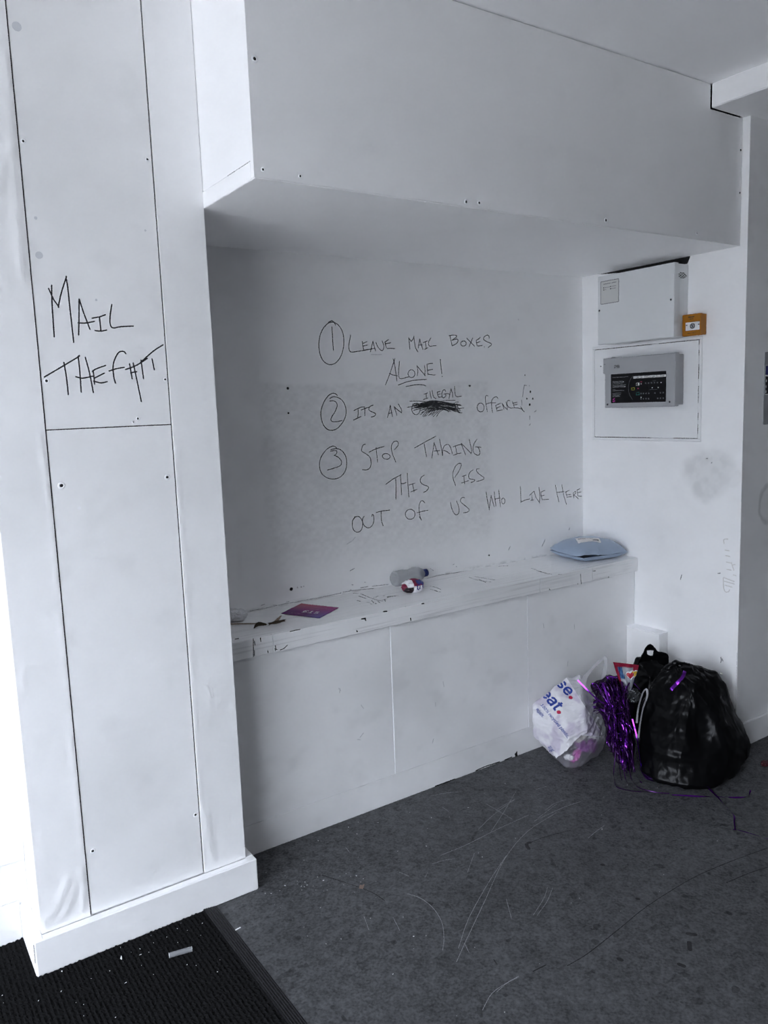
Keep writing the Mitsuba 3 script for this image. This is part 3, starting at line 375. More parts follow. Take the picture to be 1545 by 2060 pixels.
def strip_mesh(x0, x1, z0, z1, y, t, folds, seed):
    nx, nz = max(6, int((x1 - x0) / .006)), int((z1 - z0) / .008)
    X, Z = np.meshgrid(np.linspace(x0, x1, nx), np.linspace(z0, z1, nz), indexing='ij')
    h = 0.0006 * (meshkit.fbm(np.stack([X * 22, Z * 0 + seed, Z * 14], -1), 3, seed) - .5)
    h += 0.0016 * np.maximum(meshkit.fbm(np.stack([X * 60, Z * 0 + seed, Z * 45], -1), 2, seed + 5) - .68, 0) / .32
    for line, hh, ww in folds:
        l = sg.LineString(spline(line))
        d = shapely.distance(shapely.points(X, Z), l)
        h += hh * np.exp(-(d / ww) ** 2)
    edge = np.minimum(np.minimum(X - x0, x1 - X) / .01, 1)
    Y = y - h * np.clip(edge * 3, 0.15, 1)
    i, j = np.meshgrid(np.arange(nx - 1), np.arange(nz - 1), indexing='ij')
    a = (i * nz + j).ravel()
    f = np.vstack([np.stack([a, a + nz, a + 1], 1), np.stack([a + 1, a + nz, a + nz + 1], 1)])
    g = trimesh.Trimesh(np.stack([X, Y, Z], -1).reshape(-1, 3), f, process=False)
    side = bx(x0, x1, y + .0004, y + t, z0, z1)
    return cat(g, side)


obj('paper_strip', strip_mesh(X_PL, XG1 - .0018, Z_BASE, Z_CEIL, Y_P, .0118, WRINKLES, 3), 'm_paint', pi, 'left papered strip, bubbled at the foot', smooth=40)
obj('paper_strip', strip_mesh(XG2 + .0018, X_PR, Z_BASE, Z_CEIL, Y_P, .0118, [([(-2.196, .30), (-2.19, .2), (-2.185, .13)], .002, .012), ([(-2.208, 1.4), (-2.208, .9), (-2.207, .3)], .0012, .004), ([(-2.17, .69), (-2.155, .66), (-2.16, .64)], .002, .005)], 8), 'm_paint', pi, 'right papered strip', smooth=40)
scene['m_panel'] = painted(lambda p, n, uv: mi.Color3f(WHITE) * paint_tone(p, 0.09, 2), 0.38)
p_up = obj('panel', bx(XG1 + .0018, XG2 - .0018, Y_P + .003, Y_P + .0118, Z_JOINT + .0012, Z_CEIL, .001), 'm_panel', pi, 'upper screwed panel with handwriting')
p_lo = obj('panel', bx(XG1 + .0018, XG2 - .0018, Y_P + .003, Y_P + .0118, Z_BASE, Z_JOINT - .0012, .001), 'm_panel', pi, 'lower screwed panel')
obj('groove_shade', cat(bx(XG1 - .0018, XG1 + .0018, Y_P + .0085, Y_P + .0118, Z_BASE, Z_CEIL), bx(XG2 - .0018, XG2 + .0010, Y_P + .0085, Y_P + .0118, Z_BASE, Z_CEIL), bx(XG1, XG2, Y_P + .0085, Y_P + .0118, Z_JOINT - .0012, Z_JOINT + .0012)), 'm_dark', pi)  # near-black strips put the shade of the grooves into the colour


def screw(x, z, y, r, big=True):
    """A countersunk screw: painted-up rim, dark head."""
    ring = lathe([(r * .62, 0), (r * .7, .0009), (r * 1.15, .0011), (r * 1.5, 0)], 16)
    head = lathe([(0, .0004), (r * .62, .0006)] if False else [(0, .0005), (r * .66, .0005), (r * .66, .0)], 12)
    m = frame((x, y, z), (1, 0, 0), (0, 0, 1))
    for q in (ring, head):
        q.apply_transform(m)
    return ring, head


def put_screw(parent, at_mesh, r, paint='m_rim'):
    ring, head = at_mesh
    obj('screw_rim', ring, paint, parent)
    obj('screw_hole', head, 'm_dark', parent)


for i, (x, y, z) in enumerate(PILLAR_HOLES):
    put_screw(pi, screw(x, z, Y_P + .003, (.004, .004, .005, .004, .003, .004, .0065, .0055, .005, .005)[i]), 0)
scene['m_grey_dot'] = rough((0.55, 0.56, 0.58), 0.5)
for i, (x, y, z) in enumerate(PILLAR_DOTS):
    r = (.011, .009, .004, .003, .003, .002, .002, .003, .004, .002)[i]
    obj('dent', flat(sg.Point(x, z).buffer(r, 8), .0004, on_back(Y_P + .003)), 'm_grey_dot' if i < 5 else 'm_rim', pi)
for w, width, lines in PILLAR_WORDS:
    obj('handwriting', marks(lines, width, on_back(Y_P + .003)), 'm_ink', pi, 'handwritten word "%s" in black marker' % ('THEFT' if w == 'THEFT' else w))

bl = struct('baseboard_pillar', None, None, 'white skirting round the foot of the pillar')
obj('board', cat(bx(X_PL - BB + .002, X_PR + BB, Y_P - BB, Y_P, 0, Z_BASE, .003)), 'm_paint', bl)
obj('board', bx(X_PL - BB, X_PL, Y_P - BB + .003, Y_REC, 0, Z_BASE + .001, .003), 'm_paint', bl)
obj('board', bx(X_PR, X_PR + BB, Y_P, -.3345, 0, Z_BASE, .003), 'm_paint', bl)
obj('mitre_gap', bx(X_PL - BB - .0004, X_PL - BB + .0005, Y_P - BB + .0012, Y_P - BB + .0028, .045, Z_BASE - .006), 'm_dark', bl)

tr = struct('trim_1', None, None, 'white boards low on the wall left of the pillar')
obj('rail', bx(X_WIN, X_PL - .0005, Y_REC - .018, Y_REC, .242, .301, .003), 'm_paint', tr)
obj('panel', bx(X_WIN, X_PL - .0005, Y_REC - .006, Y_REC, .1195, .2395, .001), 'm_paint', tr)
obj('board', bx(X_WIN, X_PL - BB, Y_REC - .012, Y_REC, 0, .1175, .002), 'm_paint', tr)
obj('gap', bx(X_WIN, X_PL - .001, Y_REC - .0045, Y_REC - .0005, .2393, .2422), 'm_dark', tr)

# ---- bulkhead over the alcove, and the ceiling beam that it butts against
bk = struct('bulkhead', bx(X_PR + .02, -0.003, Y_BULK + .02, 0.0, Z_BULK + .02, Z_CEIL), 'm_dark', 'boarded box below the ceiling over the alcove')
g = 0.003
front = sg.Polygon([(X_PR, Z_BULK + .004), (-g, Z_BULK + .004), (-g, Z_BEAM - g), (X_BEAM - g, Z_BEAM - g), (X_BEAM - g, Z_CEIL - g), (X_PR, Z_CEIL - g)])
scene['m_bulk'] = painted(lambda p, n, uv: mi.Color3f(WHITE) * paint_tone(p, 0.03, 4), 0.5)
obj('front_board', flat(front, .018, on_back(Y_BULK + .018)), 'm_bulk', bk)
obj('gap_line', cat(bx(X_PR + .02, X_BEAM - g, Y_BULK + .012, Y_BULK + .02, Z_CEIL - g, Z_CEIL), bx(X_BEAM - g, -.001, Y_BULK + .012, Y_BULK + .02, Z_BEAM - g, Z_CEIL), bx(-g, -.0005, Y_BULK + .012, Y_BULK + .02, Z_BULK + .02, Z_BEAM)), 'm_dark', bk)
obj('under_board', bx(X_PR + .002, -.001, Y_BULK + .0, -.0005, Z_BULK, Z_BULK + .0035), 'm_bulk', bk)
obj('edge_bead', bx(-1.55, -.35, Y_BULK - .0035, Y_BULK + .004, Z_BULK - .0015, Z_BULK + .0028, .001), 'm_bulk', bk)
obj('side_board', bx(X_PR + .0015, X_PR + .012, Y_BULK + .0205, Y_P + .011, Z_BULK + .0455, Z_CEIL - .001), 'm_bulk', bk)
obj('side_batten', bx(X_PR, X_PR + .02, Y_BULK + .0195, Y_P + .011, Z_BULK + .0005, Z_BULK + .0445, .0008), 'm_bulk', bk)
obj('gap_line', bx(X_PR + .0012, X_PR + .02, Y_BULK + .019, Y_BULK + .16, Z_BULK + .0440, Z_BULK + .0460), 'm_dark', bk)
for i, (x, y, z) in enumerate(BULK_HOLES):
    put_screw(bk, screw(x, z, Y_BULK, (.006, .004, .004, .0055, .005, .006, .004)[i]), 0)
for x, y, z in BULK_SIDE_HOLES:
    obj('screw_hole', flat(sg.Point(-.012, z).buffer(.004, 6), .0005, on_back(Y_BULK)), 'm_dark', bk)
struct('beam', bx(X_BEAM, 2.2, -5.0, Y_BULK - .001, Z_BEAM, Z_CEIL - .0005, .004), 'm_bulk', 'ceiling beam at upper right')

br = struct('baseboard_right', bx(0.001, 2.2, Y_RW - .014, Y_RW, 0, .108, .004), 'm_end', 'white skirting right of the corner')
pb = struct('trim_2', bx(-.0583, 0, -.4986, -.3150, 0, .4344, .003), 'm_paint', 'low boxed-in casing in the corner behind the bags')
obj('top_board', bx(-.0600, 0, -.5005, -.3150, .4346, .4385, .0015), 'm_rim', pb)

# writing and marks on the walls
for w, width, lines in WALL_WORDS:
    t = 'scribbled-out word in black pen' if w.startswith('scrib') else ('handwritten number %s in a circle' % w[-1] if w.startswith('circled') else 'handwritten word "%s" in black pen' % w)
    obj('handwriting', marks(lines, width, on_back(0.0)), 'm_ink', wb, t)
for i, (x, y, z) in enumerate(BACK_HOLES):
    r = (.005, .0035, .007, .005, .004, .0045, .0055, .0065, .006, .003)[i]
    sh = sg.Point(x, z).buffer(r, 6) if i not in (2, 8) else sg.Polygon([(x + r * k * math.cos(a), z + r * k * .8 * math.sin(a)) for a, k in zip(np.linspace(0, 6.28, 13)[:-1], [1.3, .5, 1, .4, 1.2, .6, 1.5, .5, .9, .6, 1.1, .5])])
    obj('wall_hole', flat(sh, .0005, on_back(0.0)), 'm_dark', wb)
for x, r in ((-1.600, .0028), (-1.583, .0032), (-1.573, .0022)):
    obj('wall_hole', flat(sg.Point(x, .8155).buffer(r, 6).difference(sg.Point(x + .001, .8165).buffer(r * .6, 6)), .0005, on_back(0.0)), 'm_scuff', wb)
scene['m_scuff'] = rough((0.22, 0.22, 0.23), 0.7)
scene['m_smear'] = rough((0.56, 0.56, 0.57), 0.6)
scene['m_grub'] = rough((0.60, 0.59, 0.575), 0.6)
obj('socket_outline', marks(SOCKET_GHOST[0][1], .003, on_back(0.0)), 'm_scuff', wb)
obj('dirt_line', cat(*[marks(l, w * .55, on_back(0.0)) for w, l in WALL_FOOT_DIRT]), 'm_scuff', wb, 'broken dark dirt line along the ledge')
obj('scuff', marks([[(-.285, .803), (-.268, .826), (-.262, .834)], [(-.50, .815), (-.49, .829)], [(-.1, .86), (-.095, .87)], [(-1.36, .845), (-1.34, .852)]], .003, on_back(0.0)), 'm_scuff', wb)
obj('scuff', marks([[(-1.37, .955), (-1.345, .965), (-1.33, .978)], [(-.42, 1.86), (-.417, 1.857)], [(-1.22, 1.70), (-1.17, 1.70)]], .0035, on_back(0.0)), 'm_smear', wb)
hand = []
for y, z, n in ((.77, .885, 0), (.775, .845, 1), (.778, .822, 2), (.782, .795, 3), (.785, .765, 4)):
    hand.append([(y + .012, z + .012), (y - .006, z + .008), (y - .004, z - .008)] if n < 1 else [(y - .004, z + .004), (y + .014, z + .003)])
hand += [[(.765, .730), (.768, .69), (.776, .672), (.79, .675), (.795, .684)], [(.768, .732), (.815, .722)], [(.77, .716), (.815, .712)], [(.775, .70), (.805, .697)], [(.80, .80), (.812, .77)], [(.803, .79), (.817, .795)], [(.81, .75), (.822, .748)]]
obj('hand_smear', marks(hand, .0045, on_right(0.0)), 'm_grub', wr, 'grubby finger smears near the corner')
obj('scuff', marks([[(.762, .383), (.764, .372), (.762, .362)], [(.768, .378), (.772, .37)], [(.74, .745), (.752, .748)], [(.675, 1.228), (.682, 1.228)], [(.70, 1.21), (.702, 1.211)], [(.56, .69), (.565, .71)]], .004, on_right(0.0)), 'm_scuff', wr)
obj('chipped_edge', marks([[(.8355, z + .01 * rng.random()), (.8345, z + .012)] for z in np.arange(.12, .42, .012)], .003, on_right(-.0002)), 'm_smear', wr)
for colour, width, lines in FLOOR_MARKS:
    mat = {'white': 'm_scratch', 'black': 'm_floor_black', 'smudge': 'm_floor_black'}[colour]
    scene.setdefault('m_scratch', rough((0.20, 0.20, 0.21), 0.6))
    scene.setdefault('m_floor_black', rough((0.012, 0.012, 0.013), 0.6))
    if colour == 'white':
        for l in lines:
            obj('scratch', marks([l], (.0013 if len(l) > 3 else .0011), on_floor(0.0)), mat, fl)
    else:
        obj('scuff_mark', marks(lines, width * .7 if colour == 'black' else width, on_floor(0.0)), mat, fl)

# ---------------------------------------------------------------- ledge and its boxing
Z_L, Z_LB, Y_L, Y_C, Z_PL = 0.7553, 0.6935, -0.3311, -0.3141, 0.1108


def f_ledge(p, n, uv):
    t = paint_tone(p, 0.08, 6)
    s = fbm(p.x * 4, p.y * 160, p.z * 160, 3)
    k = smoothstep(0.52, 0.75, s) * smoothstep(0.35, 0.65, fbm(p.x * 6 + 2, p.y * 9, p.z * 9, 2))
    return mi.Color3f(WHITE) * 0.97 * t * (1 - 0.15 * k)


scene['m_ledge'] = painted(f_ledge, 0.32, lambda p, n, uv: 0.0004 * fbm(p.x * 6, p.y * 190, p.z * 190, 3))
le = thing('ledge', 'thick white-painted wooden ledge along the foot of the handwriting, chipped and scratched', 'ledge')
obj('top_board', bx(X_PR + .0005, -.0008, Y_L + .0205, -.0008, Z_LB, Z_L - .0006, .001), 'm_ledge', le)
for a, b in ((X_PR + .0005, -1.8735), (-1.8725, -.6322), (-.6310, -.3105), (-.3093, -.0008)):
    obj('front_board', bx(a, b, Y_L, Y_L + .020, Z_LB, Z_L, .0012), 'm_ledge', le)
for w, l in LEDGE_TOP_CHIPS:
    for q in l:
        obj('chipped_paint', marks([q], w * .8, on_floor(Z_L - .0005)), 'm_dark', le)
for w, l in LEDGE_FRONT_CHIPS:
    for q in l:
        obj('chipped_paint', marks([q], w * .8, on_back(Y_L)), 'm_dark', le)
scene['m_boxing'] = painted(lambda p, n, uv: mi.Color3f(WHITE) * paint_tone(p, 0.12, 8), 0.42)
lb = thing('ledge_boxing', 'white panelled boxing below the ledge, down to the floor', 'panelling')
xs = (X_PR + .0005, -1.3894, -.6924, -.0008)
for i in range(3):
    obj('panel', bx(xs[i] + .0012, xs[i + 1] - .0012, Y_C - (.0, .0012, .0004)[i], Y_C + .012, Z_PL, Z_LB - .0006, .0012), 'm_boxing', lb)
for x in xs[1:3]:
    obj('joint_filler', bx(x - .0006, x + .0022, Y_C - .0016, Y_C + .004, Z_PL, Z_LB - .001, .0008), 'm_rim', lb)
obj('plinth', bx(X_PR + .0005, -.0585, Y_C + .002, Y_C + .013, 0, Z_PL - .001, .001), 'm_boxing', lb)
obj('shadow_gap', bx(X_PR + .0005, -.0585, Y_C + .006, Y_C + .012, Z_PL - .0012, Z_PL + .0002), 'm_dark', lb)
obj('carcass', bx(X_PR + .0005, -.0008, Y_C + .0135, -.0008, 0, Z_LB - .0008), 'm_paint', lb)
obj('chipped_paint', cat(flat(sg.Polygon([(-.770, 0), (-.758, .0), (-.760, .022), (-.774, .012)]), .0006, on_back(Y_C + .002)),
                         marks([[(-.99, .003), (-.94, .006), (-.86, .003)], [(-.83, .002), (-.79, .004)], [(-1.2, .002), (-1.1, .001)]], .004, on_back(Y_C + .002))), 'm_dark', lb, 'splintered chip at the foot of the plinth')
for q in ([[(-1.62, .505), (-1.613, .495)], [(-1.615, .502), (-1.618, .488)], [(-1.53, .42), (-1.52, .405)], [(-1.54, .30), (-1.525, .312)], [(-1.552, .295), (-1.54, .29)], [(-1.15, .42), (-1.146, .40)], [(-1.205, .20), (-1.21, .185)], [(-.60, .55), (-.597, .53)], [(-.41, .51), (-.408, .49)], [(-.45, .35), (-.455, .33)], [(-1.19, .345), (-1.19, .33)]]):
    obj('scuff', marks([q], .0034, on_back(Y_C - .0013)), 'm_smear', lb)

# ---------------------------------------------------------------- things left on the ledge
# voucher card
scene['m_vcol'] = rough({'type': 'mesh_attribute', 'name': 'vertex_color'}, 0.45, specular=0.25)
c0, c1, c2, c3 = [np.array(c) for c in ((-1.7288, -.1056), (-1.6015, -.026), (-1.517, -.163), (-1.6513, -.2563))]
nu = 14
U_, V_ = np.meshgrid(np.linspace(0, 1, nu), np.linspace(0, 1, nu), indexing='ij')   # u: c0->c1, v: c0->c3
P2 = c0 + U_[..., None] * (c1 - c0) + V_[..., None] * (c3 - c0)
lift = .0012 + .004 * np.maximum(0, .18 - V_) + .003 * np.maximum(0, U_ - .8)
cols = np.zeros((nu, nu, 3))
orange, purple, magenta, blue = np.array([.42, .10, .04]), np.array([.12, .012, .14]), np.array([.26, .012, .11]), np.array([.05, .13, .36])
for i in range(nu):
    for j in range(nu):
        u, v = U_[i, j], V_[i, j]
        c = orange * max(0, u - .35) * 1.4 * (1 - v) + magenta * max(0, u - .2) * v + purple * (1 - .6 * abs(u - .4))
        cols[i, j] = (c + blue * max(0, v - .55) * max(0, .75 - u) * 2.2) * .85
idx = (np.arange(nu - 1)[:, None] * nu + np.arange(nu - 1)[None]).ravel()
fc = np.vstack([np.stack([idx, idx + 1, idx + nu], 1), np.stack([idx + 1, idx + nu + 1, idx + nu], 1)])
vv = np.concatenate([P2, (Z_L + lift)[..., None]], -1).reshape(-1, 3)
card = trimesh.Trimesh(vv, fc, process=False)
if card.face_normals[:, 2].mean() < 0:
    card.invert()
bot = card.copy(); bot.vertices[:, 2] -= .0009; bot.invert()
cardm = cat(card, bot)
vc = thing('voucher_card', 'square purple and orange gift card reading £15, lying on the ledge', 'gift card')
scene[vc + '__card'] = ply(cardm, 'm_vcol', True, color=np.vstack([cols.reshape(-1, 3)] * 2))
cu, cv = (c1 - c0), (c2 - c1)
at = frame((0, 0, Z_L + .0022), (1, 0, 0), (0, 1, 0))


def on_card(m):
    """card-local unit square (x along c0->c3, y along c0->c1) to the ledge"""
    v = m.vertices.copy()
    q = c0 + v[:, :1] * (c3 - c0) + v[:, 1:2] * (c1 - c0)
    m.vertices = np.column_stack([q, Z_L + .0022 + v[:, 2] * .1])
    return m


scene['m_print_white'] = rough((0.75, 0.74, 0.78), 0.4)
tx = meshkit.text_mesh('£15', .19, .002, False); tx.vertices[:, 0] *= .85; tx.apply_translation((.38, .28, 0))
obj('lettering', on_card(tx), 'm_print_white', vc, 'white "£15"')
obj('fold_line', on_card(cat(bx(.05, .98, .755, .765, 0, .001), bx(.42, .66, .60, .62, 0, .001), bx(.2, .5, .14, .155, 0, .001))), 'm_vline', vc)
scene['m_vline'] = rough((0.30, 0.12, 0.22), 0.4)

# clear bottle on its side against the wall
scene['m_pet'] = {'type': 'blendbsdf', 'weight': 0.30, 'a': {'type': 'thindielectric', 'int_ior': 1.5}, 'b': rough((0.50, 0.52, 0.54), 0.15, specular=0.8)}
scene['m_blue_cap'] = rough((0.008, 0.016, 0.11), 0.4)
prof = [(0.0, .006), (.012, .002), (.022, .0), (.029, .004), (.0325, .012), (.033, .05), (.0315, .065), (.029, .078), (.0295, .09), (.0325, .105), (.0330, .122), (.030, .137), (.024, .149), (.017, .157), (.0135, .162), (.0132, .168)]
body = lathe(prof, 40)
bt = thing('plastic_bottle', 'empty clear plastic bottle with a blue cap lying against the wall', 'bottle')
ax = frame((-1.180, -.0415, Z_L + .0332), (0, 0, 1), np.cross((.985, .06, .0), (0, 0, 1)))
ax[:3, 2] = np.array((.985, .06, 0)) / np.linalg.norm((.985, .06, 0)); ax[:3, 1] = np.cross(ax[:3, 2], ax[:3, 0])
body.apply_transform(ax)
obj('body', body, 'm_pet', bt, 'clear body', smooth=True)
scene['m_film'] = {'type': 'blendbsdf', 'weight': 0.5, 'a': {'type': 'thindielectric'}, 'b': rough((0.55, 0.57, 0.6), 0.3)}
lab = lathe([(.0335, .018), (.0336, .02), (.0336, .058), (.0335, .06)], 40); lab.apply_transform(ax)
ring = lathe([(.0132, .158), (.0165, .158), (.0165, .163), (.0132, .163)], 24); ring.apply_transform(ax)
obj('neck_ring', ring, 'm_blue_cap', bt)
capm = []
for k in range(30):
    a = 2 * math.pi * k / 30
    capm.append(trimesh.creation.box((.0012, .0016, .014), trimesh.transformations.translation_matrix((.0152 * math.cos(a), .0152 * math.sin(a), .172))))
capm = cat(lathe([(0, .181), (.013, .181), (.0150, .179), (.0152, .165), (.0145, .1645)], 30), *capm); capm.apply_transform(ax)
obj('cap', capm, 'm_blue_cap', bt, 'dark blue screw cap')

# crumpled wrapper in front of it
ctr = np.array((-1.172, -.165, Z_L + .026))
s = trimesh.creation.icosphere(5, 1.0)
v = s.vertices * [.046, .028, .027]
v = v @ trimesh.transformations.rotation_matrix(-.35, (0, 0, 1))[:3, :3].T
r0 = 1 + .34 * (meshkit.fbm(s.vertices * 2.2 + 3, 3, 5) - .5) + .24 * (ridged(s.vertices, 2.6, 3, 2) - .62)
v = v * r0[:, None]
v[:, 2] = np.maximum(v[:, 2], -.0258)
s = trimesh.Trimesh(v + ctr, s.faces, process=False)
q = (s.vertices - ctr)
pal = np.array([[.16, .012, .04], [.70, .69, .72], [.02, .03, .16], [.012, .006, .010], [.30, .03, .08]])
w = meshkit.noise(q * 48 + 9, 1)
sel = np.full(len(q), 0)
sel[(q[:, 0] < -.012) & (q[:, 2] > -.004) & (w > .5)] = 1
sel[(q[:, 0] < -.006) & (q[:, 2] < .0) & (q[:, 0] > -.04)] = 3
sel[(q[:, 2] < .004) & (q[:, 0] > -.012)] = 1
sel[(q[:, 0] > .002) & (q[:, 2] > .010) & (w > .42)] = 2
sel[(w > .74) & (sel == 0)] = 4
cw = thing('crumpled_wrapper', 'crumpled maroon, white and blue wrapper in front of the clear bottle', 'wrapper')
scene[cw + '__wrapper'] = ply(s, 'm_vgloss', True, color=pal[sel])
scene['m_vgloss'] = rough({'type': 'mesh_attribute', 'name': 'vertex_color'}, 0.22, specular=0.6)


def cast(mesh, origins, direction):
    """First hits of parallel rays on the mesh: a depth along the direction per origin (nan where none)."""
    d = np.asarray(direction, float) / np.linalg.norm(direction)
    a, b, c = (mesh.vertices[mesh.faces[:, k]] for k in range(3))
    e1, e2 = b - a, c - a
    h = np.cross(d, e2)
    det = (e1 * h).sum(1)
    ok = np.abs(det) > 1e-12
    a, e1, e2, h, det = a[ok], e1[ok], e2[ok], h[ok], det[ok]
    out = np.full(len(origins), np.nan)
    X = np.cross(d, [.3, .5, .8]); X /= np.linalg.norm(X); Y = np.cross(d, X)
    fu, fv = np.stack([a @ X, (a + e1) @ X, (a + e2) @ X]), np.stack([a @ Y, (a + e1) @ Y, (a + e2) @ Y])
    ou, ov = np.asarray(origins) @ X, np.asarray(origins) @ Y
    near = (fu.max(0) >= ou.min()) & (fu.min(0) <= ou.max()) & (fv.max(0) >= ov.min()) & (fv.min(0) <= ov.max())
    a, e1, e2, h, det = a[near], e1[near], e2[near], h[near], det[near]
    if not len(a):
        return out
    for i, o in enumerate(origins):
        s_ = o - a
        u = (s_ * h).sum(1) / det
        q_ = np.cross(s_, e1)
        v_ = (q_ @ d) / det
        t = (q_ * e2).sum(1) / det
        m = (u >= 0) & (v_ >= 0) & (u + v_ <= 1) & (t > 0)
        if m.any():
            out[i] = t[m].min()
    return out


def drape(mark, origin, u, v, target, lift_=.0008, size=.006):
    """Lays a flat mark (local xy) on a curved surface: u, v its axes in front of the surface."""
    u, v = np.asarray(u, float), np.asarray(v, float)
    u = u / np.linalg.norm(u)
    v = v - u * (v @ u); v /= np.linalg.norm(v)
    d = -np.cross(u, v)
    p, f = trimesh.remesh.subdivide_to_size(np.column_stack([mark.vertices[:, :2], np.zeros(len(mark.vertices))]), mark.faces, size)
    o = np.asarray(origin) + p[:, :1] * u + p[:, 1:2] * v - d * .3
    t = cast(target, o, d)
    bad = np.isnan(t) | (t > np.nanmedian(t) + .15)
    f = f[~bad[f].any(1)]
    m_ = trimesh.Trimesh(o + d * (np.nan_to_num(t) - lift_)[:, None], f, process=False)
    m_.remove_unreferenced_vertices()
    return m_


def glyphs(text, h, bold=True):
    m = meshkit.text_mesh(text, h, .001, bold)
    keep = m.face_normals[:, 2] > .5
    return trimesh.Trimesh(m.vertices, m.faces[keep], process=True)


t10 = glyphs('10', .022, True)
scene['m_print_blue'] = rough((0.010, 0.022, 0.17), 0.4)
obj('lettering', drape(t10, ctr + (.034, -.05, .002), (-.9, .25, .18), (-.1, .3, -1), s, .0006), 'm_print_blue', cw, 'blue figures 10, upside down')

# grey parcel bag in the corner
gx, gy = np.meshgrid(np.linspace(-1, 1, 64), np.linspace(-1, 1, 56), indexing='ij')
prof_h = ((1 - np.abs(gx) ** 3.0).clip(0) * (1 - np.abs(gy) ** 3.0).clip(0)) ** .62
cr = np.stack([gx * 2.2, gy * 2.2, gx * 0], -1)
edge_w = np.exp(-((1 - np.maximum(np.abs(gx), np.abs(gy))) / .28) ** 2)
wr_ = ridged(np.stack([gx * 1.2 + gy * .2, gy * 3.2, gx * 0 + 1], -1), 1.3, 4, 3) - .6
wr2 = ridged(np.stack([gx * 4.5, gy * 1.2, gx * 0 + 4], -1), 1.2, 4, 8) - .6
topz = .030 + .064 * prof_h + .012 * (meshkit.fbm(cr, 2, 4) - .5) * prof_h + .010 * (wr_ * (np.abs(gy) > np.abs(gx)) * 0 + wr2 * edge_w)
botz = .030 - .0275 * ((1 - np.abs(gx) ** 5).clip(0) * (1 - np.abs(gy) ** 5).clip(0)) ** .5
topz = topz + .012 * np.maximum(0, -gx) * np.abs(gy) ** 3
sx, sy = .136 * (1 - .05 * gy ** 2), .128 * (1 - .04 * gx ** 2)


def parcel_pt(a, b, zz):
    x, y = a * sx, b * sy
    th = math.radians(-9)
    return np.stack([-.141 + x * math.cos(th) - y * math.sin(th), -.158 + x * math.sin(th) + y * math.cos(th), Z_L + zz - .0022 + 0 * x], -1)


n1, n2 = gx.shape
ii = (np.arange(n1 - 1)[:, None] * n2 + np.arange(n2 - 1)[None]).ravel()
fq = np.vstack([np.stack([ii, ii + n2, ii + 1], 1), np.stack([ii + 1, ii + n2, ii + n2 + 1], 1)])
pt = trimesh.Trimesh(parcel_pt(gx, gy, topz).reshape(-1, 3), fq, process=False)
pbm = trimesh.Trimesh(parcel_pt(gx, gy, np.minimum(botz, topz - .0008)).reshape(-1, 3), fq[:, ::-1], process=False)
pm = cat(pt, pbm)
scene['m_mailer'] = rough((0.27, 0.335, 0.43), 0.28, specular=0.55)
pc = thing('parcel', 'stuffed blue-grey plastic mailing bag with a paper label in the ledge corner', 'parcel')
obj('bag', pm, 'm_mailer', pc, smooth=50)
lab_sq = trimesh.creation.box((.105, .07, .0001)); lab_sq = trimesh.Trimesh(lab_sq.vertices[lab_sq.vertices[:, 2] > 0], [[0, 1, 2], [1, 3, 2]], process=False)
scene['m_paper'] = rough((0.66, 0.65, 0.63), 0.6)
lw = (-.172, -.185, Z_L + .1)
dlab = drape(lab_sq, lw, (.80, -.60, 0), (.55, .83, 0), pt, .0012, .008)
obj('address_label', dlab, 'm_paper', pc, 'pale paper label')
blk = []
for (a, b, c_, d_) in ((.018, .046, -.022, -.004), (-.045, -.01, .006, .016), (.0, .03, .012, .02)):
    q = trimesh.creation.box((b - a, d_ - c_, .0001), trimesh.transformations.translation_matrix(((a + b) / 2, (c_ + d_) / 2, 0)))
    q = trimesh.Trimesh(q.vertices, q.faces[q.face_normals[:, 2] > .5], process=False)
    blk.append(drape(q, lw, (.80, -.60, 0), (.55, .83, 0), pt, .0018, .008))
obj('label_print', cat(*blk), 'm_scuff', pc)

# tissue, stick and dry leaves at the pillar end
s = trimesh.creation.icosphere(4, 1.0)
v = s.vertices * [.036, .026, .026] * (1 + .9 * (meshkit.fbm(s.vertices * 2.6 + 1, 3, 3) - .5) + .6 * (ridged(s.vertices, 3.1, 2, 7) - .6))[:, None]
v[:, 2] = np.maximum(v[:, 2], -.020)
scene['m_tissue'] = rough((0.62, 0.62, 0.63), 0.8)
solo('tissue', trimesh.Trimesh(v + [-1.893, -.085, Z_L + .0205], s.faces, process=False), 'm_tissue', 'crumpled white tissue on the ledge beside the pillar', 'tissue', smooth=30)
tw = trimesh.creation.cylinder(.0022, segment=[(-1.985, -.075, Z_L + .0032), (-1.842, -.188, Z_L + .0028)], sections=8)
scene['m_stick'] = rough((0.22, 0.17, 0.13), 0.7)
scene['m_dry'] = rough((0.035, 0.024, 0.014), 0.7)
solo('wooden_stick', tw, 'm_stick', 'thin wooden stick lying on the ledge in front of the tissue', 'stick')


